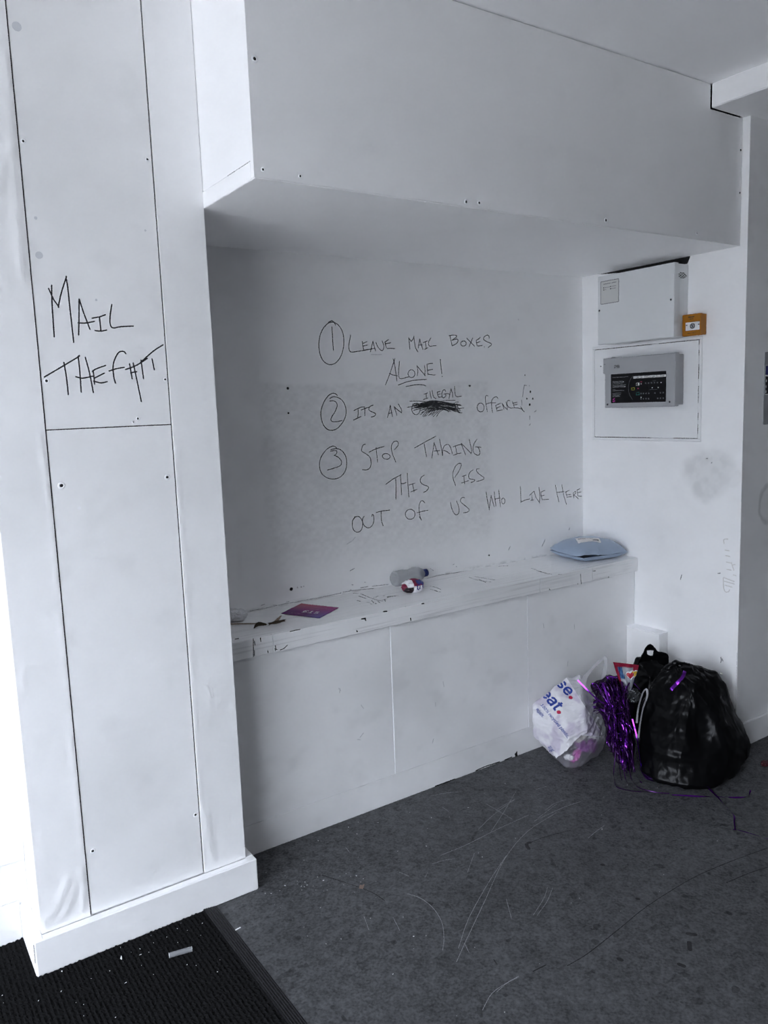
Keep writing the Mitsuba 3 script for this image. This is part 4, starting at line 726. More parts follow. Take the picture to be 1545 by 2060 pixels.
def leaf(p0, p1, w, curl, seed):
    p0, p1 = np.array(p0), np.array(p1)
    n = 12
    t = np.linspace(0, 1, n)
    ctr_ = p0 + t[:, None] * (p1 - p0)
    d = (p1 - p0) / np.linalg.norm(p1 - p0)
    sd = np.cross((0, 0, 1), d)
    wid = w * np.sin(np.pi * np.clip(t * .96 + .03, 0, 1)) ** .7
    rows = []
    for k in (-1, -.5, 0, .5, 1):
        rows.append(ctr_ + sd * (k * wid)[:, None] + np.array((0, 0, 1)) * (curl * k * k * wid * 1.6 + .003 * np.sin(t * 5 + seed))[:, None])
    V = np.vstack(rows)
    V[:, 2] = np.maximum(V[:, 2], Z_L + .0006)
    f = []
    for r_ in range(4):
        for c_ in range(n - 1):
            a = r_ * n + c_
            f += [[a, a + 1, a + n], [a + 1, a + n + 1, a + n]]
    m = trimesh.Trimesh(V, f, process=False)
    m2 = m.copy(); m2.vertices = m2.vertices + (0, 0, .0012); m2.invert()
    return cat(m, m2)


solo('dry_leaf', leaf((-1.892, -.226, Z_L + .002), (-1.838, -.215, Z_L + .006), .007, 1.0, 0), 'm_dry', 'curled brown dry leaf at the tip of the stick', 'leaf')
lf = thing('dry_leaf', 'brown dry leaf cluster on the ledge beside the purple card', 'leaf')
obj('leaflet', leaf((-1.838, -.231, Z_L + .002), (-1.768, -.222, Z_L + .010), .005, .8, 1), 'm_dry', lf)
obj('leaflet', leaf((-1.815, -.222, Z_L + .002), (-1.770, -.194, Z_L + .016), .006, .6, 2), 'm_stick', lf)
obj('leaflet', leaf((-1.834, -.216, Z_L + .006), (-1.775, -.234, Z_L + .004), .0045, .8, 3), 'm_dry', lf)

# ---------------------------------------------------------------- alarm equipment on the return wall (s = -y, z on the wall)
def wbox(s0, s1, z0, z1, x0, x1, r=0.0):
    """A box on the return wall from x0 to x1 metres out of it."""
    return bx(-x1, -x0, -s1, -s0, z0, z1, r)


def wflat(shape, out, depth=.0005):
    return flat(shape, depth, on_right(-out))


scene['m_white_metal'] = rough((0.72, 0.725, 0.73), 0.4, specular=0.35)
scene['m_box_white'] = rough((0.62, 0.63, 0.635), 0.4, specular=0.3)
scene['m_grey_metal'] = rough((0.33, 0.335, 0.345), 0.4, specular=0.3)
scene['m_steel'] = rough((0.45, 0.46, 0.48), 0.3, metallic=0.9)
# access hatch behind the control panel
ha = thing('access_hatch', 'white painted square wall hatch behind the fire alarm panel', 'hatch')
H0, H1, HZ0, HZ1 = .066, .651, 1.297, 1.7345
for s0, s1, z0, z1 in ((H0, H1, HZ1 - .013, HZ1), (H0, H1, HZ0, HZ0 + .013), (H0, H0 + .013, HZ0 + .013, HZ1 - .013), (H1 - .013, H1, HZ0 + .013, HZ1 - .013)):
    obj('frame_side', wbox(s0, s1, z0, z1, 0.0005, .007, .0015), 'm_white_metal', ha)
obj('door', wbox(H0 + .0145, H1 - .0145, HZ0 + .0145, HZ1 - .0145, .0005, .0055, .001), 'm_white_metal', ha)
gaps = []
for a, b, z, e in ((.085, .40, HZ1 - .0138, 0), (.44, .64, HZ1 - .0138, 0), (.08, .40, HZ0 + .0138, 0), (.52, .635, HZ0 + .0138, 0)):
    gaps.append(wbox(a, b, z - .0009, z + .0009, .001, .0065))
for z0, z1 in ((1.70, 1.722), (1.655, 1.68), (1.56, 1.62), (1.46, 1.53), (1.39, 1.42), (1.33, 1.37)):
    gaps.append(wbox(H1 - .0147, H1 - .0129, z0, z1, .001, .0065))
for q in gaps:
    obj('door_gap', q, 'm_dark', ha)

# power supply box above
ps = thing('power_supply_box', 'large white metal alarm box directly under the bulkhead', 'alarm box')
obj('back_box', wbox(.182, .578, 1.737, 2.033, 0.0005, .078, .002), 'm_box_white', ps)
cov = cat(wbox(.180, .5812, 1.7345, 2.0362, .078, .1, .0025), wbox(.5735, .5815, 1.735, 2.0362, .07, .0995, .002))
obj('cover', cov, 'm_box_white', ps)
lbl = sg.box(.2008, 1.9155, .2958, 2.009).buffer(.004).buffer(0)
obj('label_border', wflat(lbl, .1), 'm_scuff', ps)
scene['m_label'] = rough((0.50, 0.505, 0.49), 0.4)
obj('label_plate', wflat(lbl.buffer(-.0032), .1003), 'm_label', ps, 'grey label plate with illegible small print')
pr = [sg.box(a, z - .0016, b, z + .0016) for a, b, z in ((.2133, .2538, 1.9989), (.2592, .2847, 1.9989))]
pr += [sg.box(a, z - .0009, b, z + .0009) for a, b, z in ((.2185, .2505, 1.983), (.2555, .284, 1.984), (.2185, .229, 1.9743), (.2565, .284, 1.9741))]
obj('label_print', wflat(so.unary_union(pr), .1009), 'm_scuff', ps)
for a, z in ((.2159, 1.983), (.2527, 1.984), (.2159, 1.9743), (.2538, 1.9741)):
    obj('lamp', wflat(sg.Point(a, z).buffer(.0022, 6), .1009), 'm_dark', ps)


def wscrew(parent, s, z, out, r=.0042):
    m = frame((-out, -s, z), (0, -1, 0), (0, 0, 1))
    q = lathe([(0, .0012), (r * .7, .0012), (r, .0005), (r, 0)], 14); q.apply_transform(m)
    obj('screw', q, 'm_screw', parent)


scene['m_screw'] = rough((0.02, 0.02, 0.022), 0.4)
wscrew(ps, .1902, 1.8867, .1); wscrew(ps, .5661, 1.8875, .1)
for z, cs in ((1.9962, (.0532, .0352)), (1.9908, (.0622, .0442, .0262)), (1.9856, (.0712, .0533, .0355, .0174)), (1.9810, (.0622, .0442, .0262)), (1.9762, (.0532, .0352))):
    for c in cs:
        obj('vent_slot', bx(-c - .0058, -c + .0058, -.5787, -.5782, z - .0015, z + .0015), 'm_dark', ps)

# call point
scene['m_amber'] = rough((0.31, 0.118, 0.010), 0.4, specular=0.3)
cp = thing('call_point', 'small square amber call point on the wall beside the big alarm box', 'call point')
obj('back_box', wbox(.5835, .666, 1.739, 1.8225, .0005, .030, .002), 'm_amber', cp)
fr_ = man(wbox(.5825, .6695, 1.7365, 1.8245, .028, .047, .003)) - man(wbox(.5975, .6655, 1.7577, 1.7927, .0435, .06))
obj('front_cover', tri(fr_), 'm_amber', cp)
obj('front_plate', wbox(.5982, .6648, 1.7584, 1.792, .0437, .0452, .0005), 'm_white_metal', cp, 'white front plate')
m = frame((-.0452, -.6319, 1.7758), (0, -1, 0), (0, 0, 1))
q = lathe([(.0112, 0), (.0112, .0015), (.0098, .0022), (.0085, .001), (.0085, .0005)], 24); q.apply_transform(m)
obj('lock_ring', q, 'm_screw', cp)
q = cat(lathe([(0, .0016), (.0055, .0016), (.0062, .0005), (.0085, .0004)], 24)); q.apply_transform(m)
obj('lock', q, 'm_steel', cp)
obj('keyhole', flat(so.unary_union([sg.box(-.0012, -.005, .0012, .005).buffer(.0004)]), .0004, frame((-.0469, -.6319, 1.7758), (0, -.8, .6), (0, .6, .8))), 'm_dark', cp)
wscrew(cp, .6042, 1.781, .0452, .0028); wscrew(cp, .6600, 1.780, .0452, .0028)
bars = [sg.box(.6129, 1.8113, .6404, 1.8143), sg.box(.6182, 1.804, .6354, 1.8062), sg.box(.6089, 1.7468, .6486, 1.7484)]
for q in bars:
    obj('print', wflat(q, .047), 'm_screw', cp)
obj('cover_tab', wbox(.648, .656, 1.8222, 1.8233, .01, .02), 'm_screw', cp)

obj('gap_shade', flat(sg.Polygon([(.10, 2.0655), (.20, 2.056), (.29, 2.040), (.572, 2.0375), (.585, 2.0655)]), .0006, on_right(0.0)), 'm_dark', wr, 'painted dark shade on the wall behind the gap over the alarm box')  # near-black sheet painting the deep shade between box and bulkhead; no opening here

# control panel
fa = thing('fire_alarm_panel', 'grey metal fire alarm control panel with a black keypad fascia on the hatch', 'control panel')
obj('back_box', wbox(.207, .5655, 1.4555, 1.667, .0058, .058, .002), 'm_grey_metal', fa)
obj('cover', cat(wbox(.2035, .5765, 1.4485, 1.672, .058, .08, .003), wbox(.5690, .5770, 1.449, 1.6735, .052, .0795, .002)), 'm_grey_metal', fa)
obj('side_tab', wbox(.150, .207, 1.606, 1.675, .0058, .030, .003), 'm_grey_metal', fa)
obj('side_screw', wflat(sg.Point(.165, 1.648).buffer(.0028, 6), .030), 'm_screw', fa)
obj('knockout', wbox(.195, .207, 1.675, 1.679, .012, .024, .001), 'm_grey_metal', fa)
scene['m_fascia'] = rough((0.005, 0.005, 0.006), 0.25, specular=0.15)
fas = sg.box(.2445, 1.474, .529, 1.595).buffer(.004)
obj('fascia', wflat(fas, .08, .0008), 'm_fascia', fa, 'black fascia')
O = .0808
scene['m_print_grey'] = rough((0.30, 0.30, 0.31), 0.5)
scene['m_print_paper'] = rough((0.62, 0.63, 0.62), 0.5)
scene['m_print_dim'] = rough((0.09, 0.095, 0.10), 0.5)
strips = [(.3644, .3818), (.3842, .4033), (.4057, .4245), (.4269, .4456), (.4479, .4654), (.4677, .485), (.4876, .5055), (.508, .5325)]
for i, (a, b) in enumerate(strips):
    k = obj('zone_label', wflat(sg.box(a, 1.5745, b, 1.5845), O), 'm_print_paper', fa)
    w = (b - a)
    obj('zone_print', wflat(so.unary_union([sg.box(a + .12 * w, z - .0008, b - (.2 + .1 * (i % 3)) * w, z + .0008) for z in ((1.5812, 1.578) if i % 2 else (1.5795,))]), O + .0005), 'm_screw', fa)
txt = [(.2489, .337, 1.5847), (.2489, .3075, 1.5665), (.2489, .3057, 1.5575), (.249, .305, 1.5625), (.249, .3243, 1.55), (.249, .3169, 1.5408), (.249, .312, 1.5452), (.249, .2643, 1.5307), (.249, .3133, 1.525), (.2491, .2984, 1.514), (.2491, .2947, 1.5083), (.2491, .2909, 1.499), (.2491, .287, 1.504)]
obj('instructions', wflat(so.unary_union([sg.box(a, z - .0006, b, z + .0006) for a, b, z in txt]), O), 'm_print_grey', fa, 'rows of illegible grey print')
dim = [sg.box(a - .003, z - .003, a + .003, z + .003) for z, cs in ((1.508, (.406, .418, .432, .446, .478, .506, .52)), (1.485, (.406, .418, .432, .446, .492, .506, .52)), (1.552, (.43, .445, .46, .475, .49))) for a in cs]
dim += [sg.box(.45, 1.5225, .492, 1.5237), sg.box(.465, 1.5598, .482, 1.561)]
obj('key_print', wflat(so.unary_union(dim), O), 'm_print_dim', fa)
arc = sg.Point(.405, 1.535).buffer(.068, 24).difference(sg.Point(.405, 1.535).buffer(.0665, 24)).intersection(sg.box(.3, 1.475, .362, 1.60))
obj('curve_line', wflat(arc, O), 'm_print_dim', fa)


def outline(s0, s1, z0, z1, t=.0014):
    r = sg.box(s0, z0, s1, z1).buffer(.001)
    return r.difference(r.buffer(-t))


for nm, sh, c in (('yellow', outline(.3545, .3708, 1.5256, 1.5344), (.40, .36, .03)), ('green', outline(.3812, .3956, 1.5025, 1.5136), (.01, .16, .13)), ('crimson', sg.box(.386, 1.528, .394, 1.534), (.20, .01, .06))):
    scene['m_key_' + nm] = rough(c, 0.4)
    obj('key_outline', wflat(sh, O), 'm_key_' + nm, fa)
obj('key', wflat(so.unary_union([sg.box(.389, 1.5455, .3968, 1.5548), outline(.381, .396, 1.5445, 1.555, .001)]), O), 'm_print_paper', fa)
scene['m_led_red'] = rough((.30, .012, .06), 0.4)
obj('lettering', wflat(sg.box(.400, 1.5575, .4105, 1.5605), O), 'm_led_red', fa)
scene['m_magenta'] = rough((.45, .03, .28), 0.4)
obj('logo', wflat(so.unary_union([sg.LineString([(.2625, 1.4915), (.2515, 1.4867), (.2626, 1.4810)]).buffer(.0012), sg.box(.2505, 1.4755, .2545, 1.4795), sg.box(.2565, 1.4755, .2632, 1.479)]), O), 'm_magenta', fa, 'small magenta arrow logo')
scene['m_led'] = {'type': 'twosided', 'bsdf': {'type': 'diffuse', 'reflectance': {'type': 'rgb', 'value': [.9, .9, .9]}}}
for a, z in ((.4053, 1.5504), (.5084, 1.5512), (.4631, 1.5316), (.4934, 1.5313), (.4057, 1.4919), (.3094, 1.5634), (.3188, 1.5416)):
    q = trimesh.creation.icosphere(2, .0022); q.vertices = q.vertices * [.5, 1, 1] + [-O, -a, z]
    obj('led', q, 'm_led', fa, smooth=True)
two = [[(.2583, 1.6364), (.2615, 1.6388), (.2655, 1.6378), (.2650, 1.6335), (.2587, 1.6270), (.2587, 1.6270), (.2675, 1.6274)],
       [(.2700, 1.6262), (.2703, 1.6378), (.2703, 1.6378), (.2738, 1.6315), (.2738, 1.6315), (.2772, 1.6378), (.2772, 1.6378), (.2778, 1.6262)],
       [(.2800, 1.6375), (.2799, 1.6261)], [(.2800, 1.6375), (.2858, 1.6372), (.2860, 1.6330), (.2805, 1.6322), (.2876, 1.6305), (.2872, 1.6268), (.2799, 1.6262)]]
obj('handwriting', marks(two, .0018, on_right(-.08)), 'm_ink', fa, 'handwritten "2MB" in black pen')
wscrew(fa, .2202, 1.4645, .08); wscrew(fa, .5515, 1.4683, .08)
wscrew(ha, .118, 1.642, .0055, .0028)

# sign at the right edge of the photograph
sn = thing('wall_sign', 'grey notice plate with a dark blue band, cut off by the edge of the picture', 'sign')
SX0, SX1, SZ0, SZ1 = .1375, .338, 1.363, 1.656
pl = sg.box(SX0 + .008, SZ0 + .008, SX1 - .008, SZ1 - .008).buffer(.008, 6)
scene['m_sign'] = rough((0.26, 0.27, 0.28), 0.45)
scene['m_sign_blue'] = rough((0.012, 0.014, 0.10), 0.45)
obj('plate', flat(pl, .003, on_back(Y_RW)), 'm_sign', sn)
obj('border', flat(sg.box(SX0 + .004, 1.484, SX1 - .004, 1.604), .0004, on_back(Y_RW - .003)), 'm_print_paper', sn)
obj('band', flat(sg.box(SX0 + .006, 1.564, SX1 - .006, 1.601), .0004, on_back(Y_RW - .0034)), 'm_sign_blue', sn, 'dark blue band')
obj('lettering', flat(sg.box(SX0 + .007, 1.487, SX1 - .007, 1.558).difference(so.unary_union([sg.box(SX0 + .010 + .017 * i, z, SX0 + .016 + .017 * i, z + .010) for i in range(11) for z in (1.492, 1.512, 1.535)])), .0004, on_back(Y_RW - .0034)), 'm_ink', sn)

# ---------------------------------------------------------------- entrance mat
scene['m_pile'] = rough((0.0065, 0.0065, 0.0068), 0.95, specular=0.05)
scene['m_rubber'] = rough((0.006, 0.006, 0.007), 0.5, specular=0.25)
mt = thing('entrance_mat', 'black ribbed entrance matting with a rubber edge strip at the foot of the pillar', 'mat')
MX1, MX0, MY0, MY1 = -2.2345, -3.60, -2.4, -.301
stp = .0036
xs_, ys_ = np.arange(MX0, MX1 - .001, stp), np.arange(MY0, MY1 + .001, stp)
X, Y = np.meshgrid(xs_, ys_, indexing='ij')
pitch = .0125
hgt = .0042 + .0016 * np.cos(2 * np.pi * (X - MX1) / pitch) + .0046 * (nrng.random(X.shape) - .5)
hgt = np.clip(hgt, .001, None)
nx, ny = X.shape
i, j = np.meshgrid(np.arange(nx - 1), np.arange(ny - 1), indexing='ij')
ok = ~((X[:-1, :-1] > X_PL - BB - .004) & (Y[1:, 1:] > Y_P - BB - .001)) & ~((Y[1:, 1:] < -1.5) & ((i + j) < 0))
a = (i * ny + j)[ok]
pile = trimesh.Trimesh(np.stack([X, Y, hgt], -1).reshape(-1, 3), np.vstack([np.stack([a, a + ny, a + 1], 1), np.stack([a + 1, a + ny, a + ny + 1], 1)]), process=False)
pile.remove_unreferenced_vertices()
kp = obj('pile', pile, 'm_pile', mt, 'ribbed black carpet pile')
labels[kp]['kind'] = 'stuff'
edge = [(MX1, 0), (MX1, .0078)]
ew = .0415
for k in range(5):
    x = MX1 + .004 + k * .0072
    edge += [(x, .0078 - k * .0009), (x + .0014, .0064 - k * .0009), (x + .0030, .0064 - k * .0009), (x + .0044, .0076 - k * .0009)]
edge += [(MX1 + ew, .0012), (MX1 + ew, 0)]
em = trimesh.creation.extrude_polygon(sg.Polygon(edge).buffer(0), abs(MY0 + .5005), engine='earcut')
em.apply_transform(frame((0, -.5005, 0), (1, 0, 0), (0, 0, 1)))
obj('edge_strip', em, 'm_rubber', mt, 'ridged rubber edge strip')

# clear tube, flakes and scraps on the mat and floor
scene['m_clear'] = {'type': 'blendbsdf', 'weight': 0.30, 'a': {'type': 'thindielectric', 'int_ior': 1.5}, 'b': rough((0.42, 0.43, 0.45), 0.25)}
ta, tb = np.array((-2.3905, -.646, .0135)), np.array((-2.3295, -.6585, .0135))
tub = lathe([(.0066, 0), (.0070, .0), (.0070, np.linalg.norm(tb - ta)), (.0066, np.linalg.norm(tb - ta))], 20)
d = (tb - ta) / np.linalg.norm(tb - ta)
F_ = np.eye(4); F_[:3, 2] = d; F_[:3, 1] = (0, 0, 1); F_[:3, 0] = np.cross(F_[:3, 1], d); F_[:3, 3] = ta
tub.apply_transform(F_)
tu = thing('plastic_tube', 'short clear plastic tube lying on the black mat', 'tube')
obj('wall', tub, 'm_clear', tu, smooth=50)
rims = []
for p in (ta, tb):
    t_ = trimesh.creation.torus(.0068, .0004, 20, 6); F2 = F_.copy(); F2[:3, 3] = p; t_.apply_transform(F2); rims.append(t_)
for p in rims:
    obj('rim', p, 'm_print_paper', tu)
scene['m_flake'] = rough((0.72, 0.72, 0.74), 0.7)


def flakes(pts, base, rmin, rmax, seed):
    r = np.random.default_rng(seed)
    ms = []
    for x, y in pts:
        n = r.integers(4, 7)
        an = np.sort(r.random(n)) * 6.283
        s = rmin + (rmax - rmin) * r.random() ** 3
        P = np.column_stack([np.cos(an) * s * (1 + r.random()), np.sin(an) * s * (.4 + .5 * r.random())])
        ang = r.random() * 3.14
        R_ = np.array([[math.cos(ang), -math.sin(ang)], [math.sin(ang), math.cos(ang)]])
        g = sg.MultiPoint(P @ R_.T + (x, y)).convex_hull
        if g.geom_type == 'Polygon' and g.area > 1e-9:
            e = trimesh.creation.extrude_polygon(g, .0009, engine='earcut')
            e.vertices[:, 2] += base
            ms.append(e)
    return cat(*ms)


r_ = np.random.default_rng(11)
pm_ = [(-2.50, -.585), (-2.465, -.63), (-2.43, -.59), (-2.47, -.56), (-2.54, -.60), (-2.35, -.60)] + [(-2.85 + .6 * r_.random(), -.52 - .45 * r_.random() ** 1.5) for _ in range(46)]
k = solo('paint_flakes', flakes(pm_, .0072, .0008, .0030, 3), 'm_flake', 'white paint flakes scattered over the black mat', 'flakes'); labels[k]['kind'] = 'stuff'
pf = [(-2.08 + .9 * r_.random(), -.35 - .5 * r_.random() ** 1.6) for _ in range(46)] + [(-2.1 + 2.0 * r_.random(), -.40 - 1.0 * r_.random()) for _ in range(55)] + [(-2.05 + .3 * r_.random(), -.53 - .12 * r_.random()) for _ in range(26)]
k = solo('floor_crumbs', flakes(pf, 0, .0006, .0022, 4), 'm_flake', 'tiny white crumbs scattered over the grey floor', 'crumbs'); labels[k]['kind'] = 'stuff'
solo('paint_flake', flakes([(-2.50, -.566)], .0075, .006, .0062, 9), 'm_flake', 'largest white paint flake on the black mat, below the skirting', 'flake')
solo('paper_sliver', flat(sg.LineString([(-2.192, -.6405), (-2.176, -.638)]).buffer(.0022), .0012, on_floor(0)), 'm_flake', 'white paper sliver on the grey floor beside the mat edge', 'scrap')
scene['m_brown'] = rough((0.15, 0.105, 0.085), 0.7)
solo('cardboard_scrap', flat(sg.Polygon([(-1.797, -.690), (-1.788, -.700), (-1.772, -.684), (-1.776, -.680), (-1.780, -.684), (-1.785, -.677)]), .0015, on_floor(0)), 'm_brown', 'small torn brown cardboard scrap alone on the grey floor', 'scrap')

# ---------------------------------------------------------------- rubbish in the corner
RT, FW = np.array((0.82717858, -0.56193914, 0.)), np.array((0.56193914, 0.82717858, 0.))   # room directions along and across the heap


def heap(c, pts):
    """(along, across, up) about the foot point c -> room coordinates."""
    p = np.asarray(pts, float)
    return np.array(c) + p[..., :1] * RT + p[..., 1:2] * FW + p[..., 2:3] * np.array((0, 0, 1.))


def to_local(c, v):
    q = np.asarray(v) - np.array(c)
    return np.column_stack([q @ RT, q @ FW, q[:, 2]])


def film_body(c, pts, radii, length, smooth_n=6):
    m = hull(heap(c, np.array(pts)), radii, 2)
    m = refine(m, length)
    trimesh.smoothing.filter_taubin(m, iterations=smooth_n)
    return m


scene['m_black_film'] = {'type': 'twosided', 'bsdf': {'type': 'principled', 'base_color': {'type': 'rgb', 'value': [.0022, .0022, .0026]}, 'roughness': .25, 'specular': .11}}
# big black sack
CB = (-.27, -.74, 0)
bp = [(-.02, .02, .385), (-.0085, .0, .398), (.0465, .0, .386), (.0975, 0, .367), (.155, .01, .348), (.178, 0, .312), (.198, -.01, .2544), (.228, -.02, .178), (.250, -.02, .124), (.272, -.03, .069), (.262, -.045, .035), (.240, -.05, .018),
      (.165, -.16, .018), (.08, -.235, .018), (.0, -.26, .018), (-.085, -.24, .018), (-.14, -.20, .018), (-.165, -.13, .018), (-.150, -.06, .03), (-.115, -.02, .02), (-.135, -.02, .06), (-.142, -.02, .12), (-.135, 0, .171), (-.113, 0, .2558), (-.075, .01, .325),
      (.02, -.19, .12), (.12, -.20, .10), (.10, -.15, .23), (-.06, -.15, .14), (.03, -.10, .33), (.20, -.10, .14), (0, .13, .04), (.10, .12, .04), (.02, .13, .20), (.10, .10, .26)]
sack = film_body(CB, bp, [.018] * len(bp), .0065)
L = to_local(CB, sack.vertices)
nrm = sack.vertex_normals
knot = np.array((-.01, 0, .40))
rel = L - knot
ang = np.arctan2(rel[:, 0], -rel[:, 2])
az = np.arctan2(L[:, 1], L[:, 0] - .05)
dist = np.linalg.norm(rel, axis=1)
# pleats that radiate from the gathered neck, then crumples
pl_ = ridged(np.column_stack([ang * 3.2, az * 3.0, dist * 2.2]), 1.6, 4, 2) - .62
cr_ = ridged(L, 9, 4, 5) - .62
fine = ridged(L * [1, 1, .55], 24, 4, 9) - .6
dsp = .020 * pl_ * np.exp(-dist / .22) + .016 * cr_ + .0085 * fine
dsp -= .034 * np.exp(-(((L[:, 0] - .035) / .055) ** 2 + ((L[:, 2] - .19) / .085) ** 2)) * (L[:, 1] < 0)
sag = np.exp(-((L[:, 2] - .105) / .012) ** 2) * (L[:, 1] < 0)
dsp -= .006 * sag * (1 - np.clip((L[:, 0] - .02) / .06, 0, 1))
sack.vertices = sack.vertices + nrm * dsp[:, None]
sack.vertices[:, 2] = np.maximum(sack.vertices[:, 2], .0015)
sack.vertices[:, 0] = np.minimum(sack.vertices[:, 0], -.004)
bs = thing('bin_bag', 'large full black bin bag slumped against the white return wall', 'bin bag')
obj('sack', sack, 'm_black_film', bs, smooth=45)
nk = hull(heap(CB, [(-.035, 0, .39), (-.005, -.005, .418), (.03, 0, .405), (.06, 0, .395)]), [.014, .008, .01, .008])
nk = refine(nk, .005)
nk.vertices = nk.vertices + nk.vertex_normals * (.012 * (ridged(nk.vertices, 40, 3, 4) - .6))[:, None]
obj('gathered_neck', nk, 'm_black_film', bs, smooth=40)
scene['m_tape'] = rough((.55, .55, .5), .5)
obj('torn_corner', flat(sg.Polygon([(0, 0), (.012, .002), (.014, -.008)]), .0008, frame(heap(CB, np.array((.168, -.012, .368))), RT, (0, 0, 1))), 'm_tape', bs, 'tiny pale torn corner')

# smaller black carrier behind, its handle standing up
C2 = (-.203, -.535, 0)
b2 = [(-.055, 0, .30), (-.03, 0, .36), (.05, .0, .365), (.085, .0, .34), (.085, .0, .2), (-.05, 0, .2), (-.065, -.02, .05), (.05, -.08, .05), (.05, .05, .05), (-.05, .04, .1), (.02, -.09, .2), (0, .04, .3), (-.03, -.08, .14), (.0, -.06, .30)]
car = film_body(C2, b2, [.012] * len(b2), .007)
L = to_local(C2, car.vertices)
car.vertices = car.vertices + car.vertex_normals * (.016 * (ridged(L, 11, 4, 21) - .62) + .005 * (ridged(L, 34, 2, 3) - .6))[:, None]
car.vertices[:, 2] = np.maximum(car.vertices[:, 2], .0015)
car.vertices[:, 0] = np.minimum(car.vertices[:, 0], -.003)
bg = thing('carrier_bag', 'smaller black carrier bag with an upright cut-out handle behind the big bin bag', 'carrier bag')
obj('sack', car, 'm_black_film', bg, smooth=45)
out = sg.Polygon(spline([(-.062, .30), (-.045, .345), (-.0188, .3979), (-.004, .4275), (.013, .4365), (.0302, .4227), (.0454, .4022), (.066, .3985), (.0883, .3873), (.092, .36), (.090, .31)], 4))
hole = sg.Polygon([(-.001, .4075), (.012, .409), (.0265, .4075), (.0225, .3825), (.012, .386), (.000, .3925)]).buffer(.001)
hd = trimesh.creation.extrude_polygon(out.difference(hole), .012, engine='earcut')
hd = refine(hd, .006)
w = ridged(hd.vertices * [1, 1, 0], 30, 3, 6) - .6
hd.vertices[:, 2] = hd.vertices[:, 2] * .35 + .014 * w + .006
hd.apply_transform(frame(heap(C2, np.array((0, -.012, 0))), RT, (0, 0, 1)))
obj('handle', hd, 'm_black_film', bg, smooth=40)

# white shop carrier
CW = (-.52, -.45, 0)
wp = [(-.150, -.015, .25), (-.108, -.01, .284), (-.0587, 0, .310), (-.008, 0, .324), (-.186, -.002, .21), (-.196, -.002, .155), (-.185, -.01, .09), (-.134, .02, .018), (-.087, -.145, .016), (-.045, -.145, .02), (.06, -.03, .018), (.10, .02, .05), (.095, 0, .125), (.045, 0, .235),
      (-.085, -.145, .14), (-.02, -.14, .16), (.04, -.11, .10), (-.09, -.09, .235), (-.02, -.08, .26), (0, .09, .03), (0, .08, .2), (-.06, .07, .12)]
wbag = film_body(CW, wp, [.014] * len(wp), .0034, 12)
L = to_local(CW, wbag.vertices)
mouth = np.array((.14, -.02, .24))
rel = L - mouth
dist = np.linalg.norm(rel, axis=1)
th_, ph_ = np.arctan2(rel[:, 2], rel[:, 0]), np.arctan2(rel[:, 1], rel[:, 0])
dsp =   .016 * (ridged(np.column_stack([th_ * 5, ph_ * 3, dist * 1.5]), 1.5, 4, 8) - .62) + .015 * (ridged(L, 11, 3, 12) - .62) + .009 * (ridged(L, 32, 3, 1) - .6)
wbag.vertices = wbag.vertices + wbag.vertex_normals * dsp[:, None]
wbag.vertices[:, 2] = np.maximum(wbag.vertices[:, 2], .0012)
wbag.vertices[:, 1] = np.minimum(wbag.vertices[:, 1], Y_C - .004)
L = to_local(CW, wbag.vertices)
FOOT_A, FOOT_Z = [-.135, -.09, -.0385, .022, .083], [.02, .088, .145, .125, .10]
dz = L[:, 2] - np.interp(L[:, 0], FOOT_A, FOOT_Z)
mv = (np.abs(dz) < .0026) & (L[:, 1] < .03)
wbag.vertices[mv, 2] -= dz[mv]
gb = L[:, 0] * .86 + L[:, 2] * .51 - .118
mv = (np.abs(gb) < .0026) & ~mv
wbag.vertices[mv] -= gb[mv, None] * (.86 * RT + .51 * np.array((0, 0, 1.)))
L = to_local(CW, wbag.vertices)
cen = L[wbag.faces].mean(1)
# the printed white part against the clear foot and the clear band round the mouth
foot_line = np.interp(cen[:, 0], FOOT_A, FOOT_Z)
clear = (cen[:, 2] < foot_line) & (cen[:, 1] < .03)
md = np.linalg.norm(cen - [.14, -.02, .24], axis=1)
bandm = (cen[:, 0] * .86 + cen[:, 2] * .51 > .118) & ~clear


def part_of(m, mask):
    s_ = trimesh.Trimesh(m.vertices.copy(), m.faces[mask], process=False)
    vn = m.vertex_normals
    used = np.unique(s_.faces)
    remap = np.full(len(m.vertices), -1); remap[used] = np.arange(len(used))
    return trimesh.Trimesh(m.vertices[used], remap[s_.faces], process=False)


def f_film(p, n, uv):
    k = smoothstep(.48, .66, fbm(p.x * 17 + 3, p.y * 17, p.z * 12, 3))
    return mix((.76, .75, .78), (.50, .45, .56), .75 * k)


scene['m_white_film'] = {'type': 'principledthin', 'base_color': proc(f_film), 'roughness': .22, 'diff_trans': .4, 'spec_trans': 0.0}
scene['m_clear_film'] = {'type': 'blendbsdf', 'weight': .13, 'a': {'type': 'thindielectric', 'int_ior': 1.45}, 'b': rough((.62, .60, .66), .3)}
scene['m_milky_film'] = {'type': 'blendbsdf', 'weight': .55, 'a': {'type': 'thindielectric', 'int_ior': 1.45}, 'b': rough((.60, .60, .63), .3)}
cb = thing('carrier_bag', 'white plastic carrier bag with blue lettering, full of party rubbish, against the plinth', 'carrier bag')
obj('printed_sheet', part_of(wbag, ~clear & ~bandm), 'm_white_film', cb, 'opaque white printed side', smooth=50)
obj('clear_foot', part_of(wbag, clear), 'm_clear_film', cb, 'clear foot showing the contents', smooth=50)
obj('mouth_band', part_of(wbag, bandm), 'm_milky_film', cb, 'milky clear band round the mouth', smooth=50)


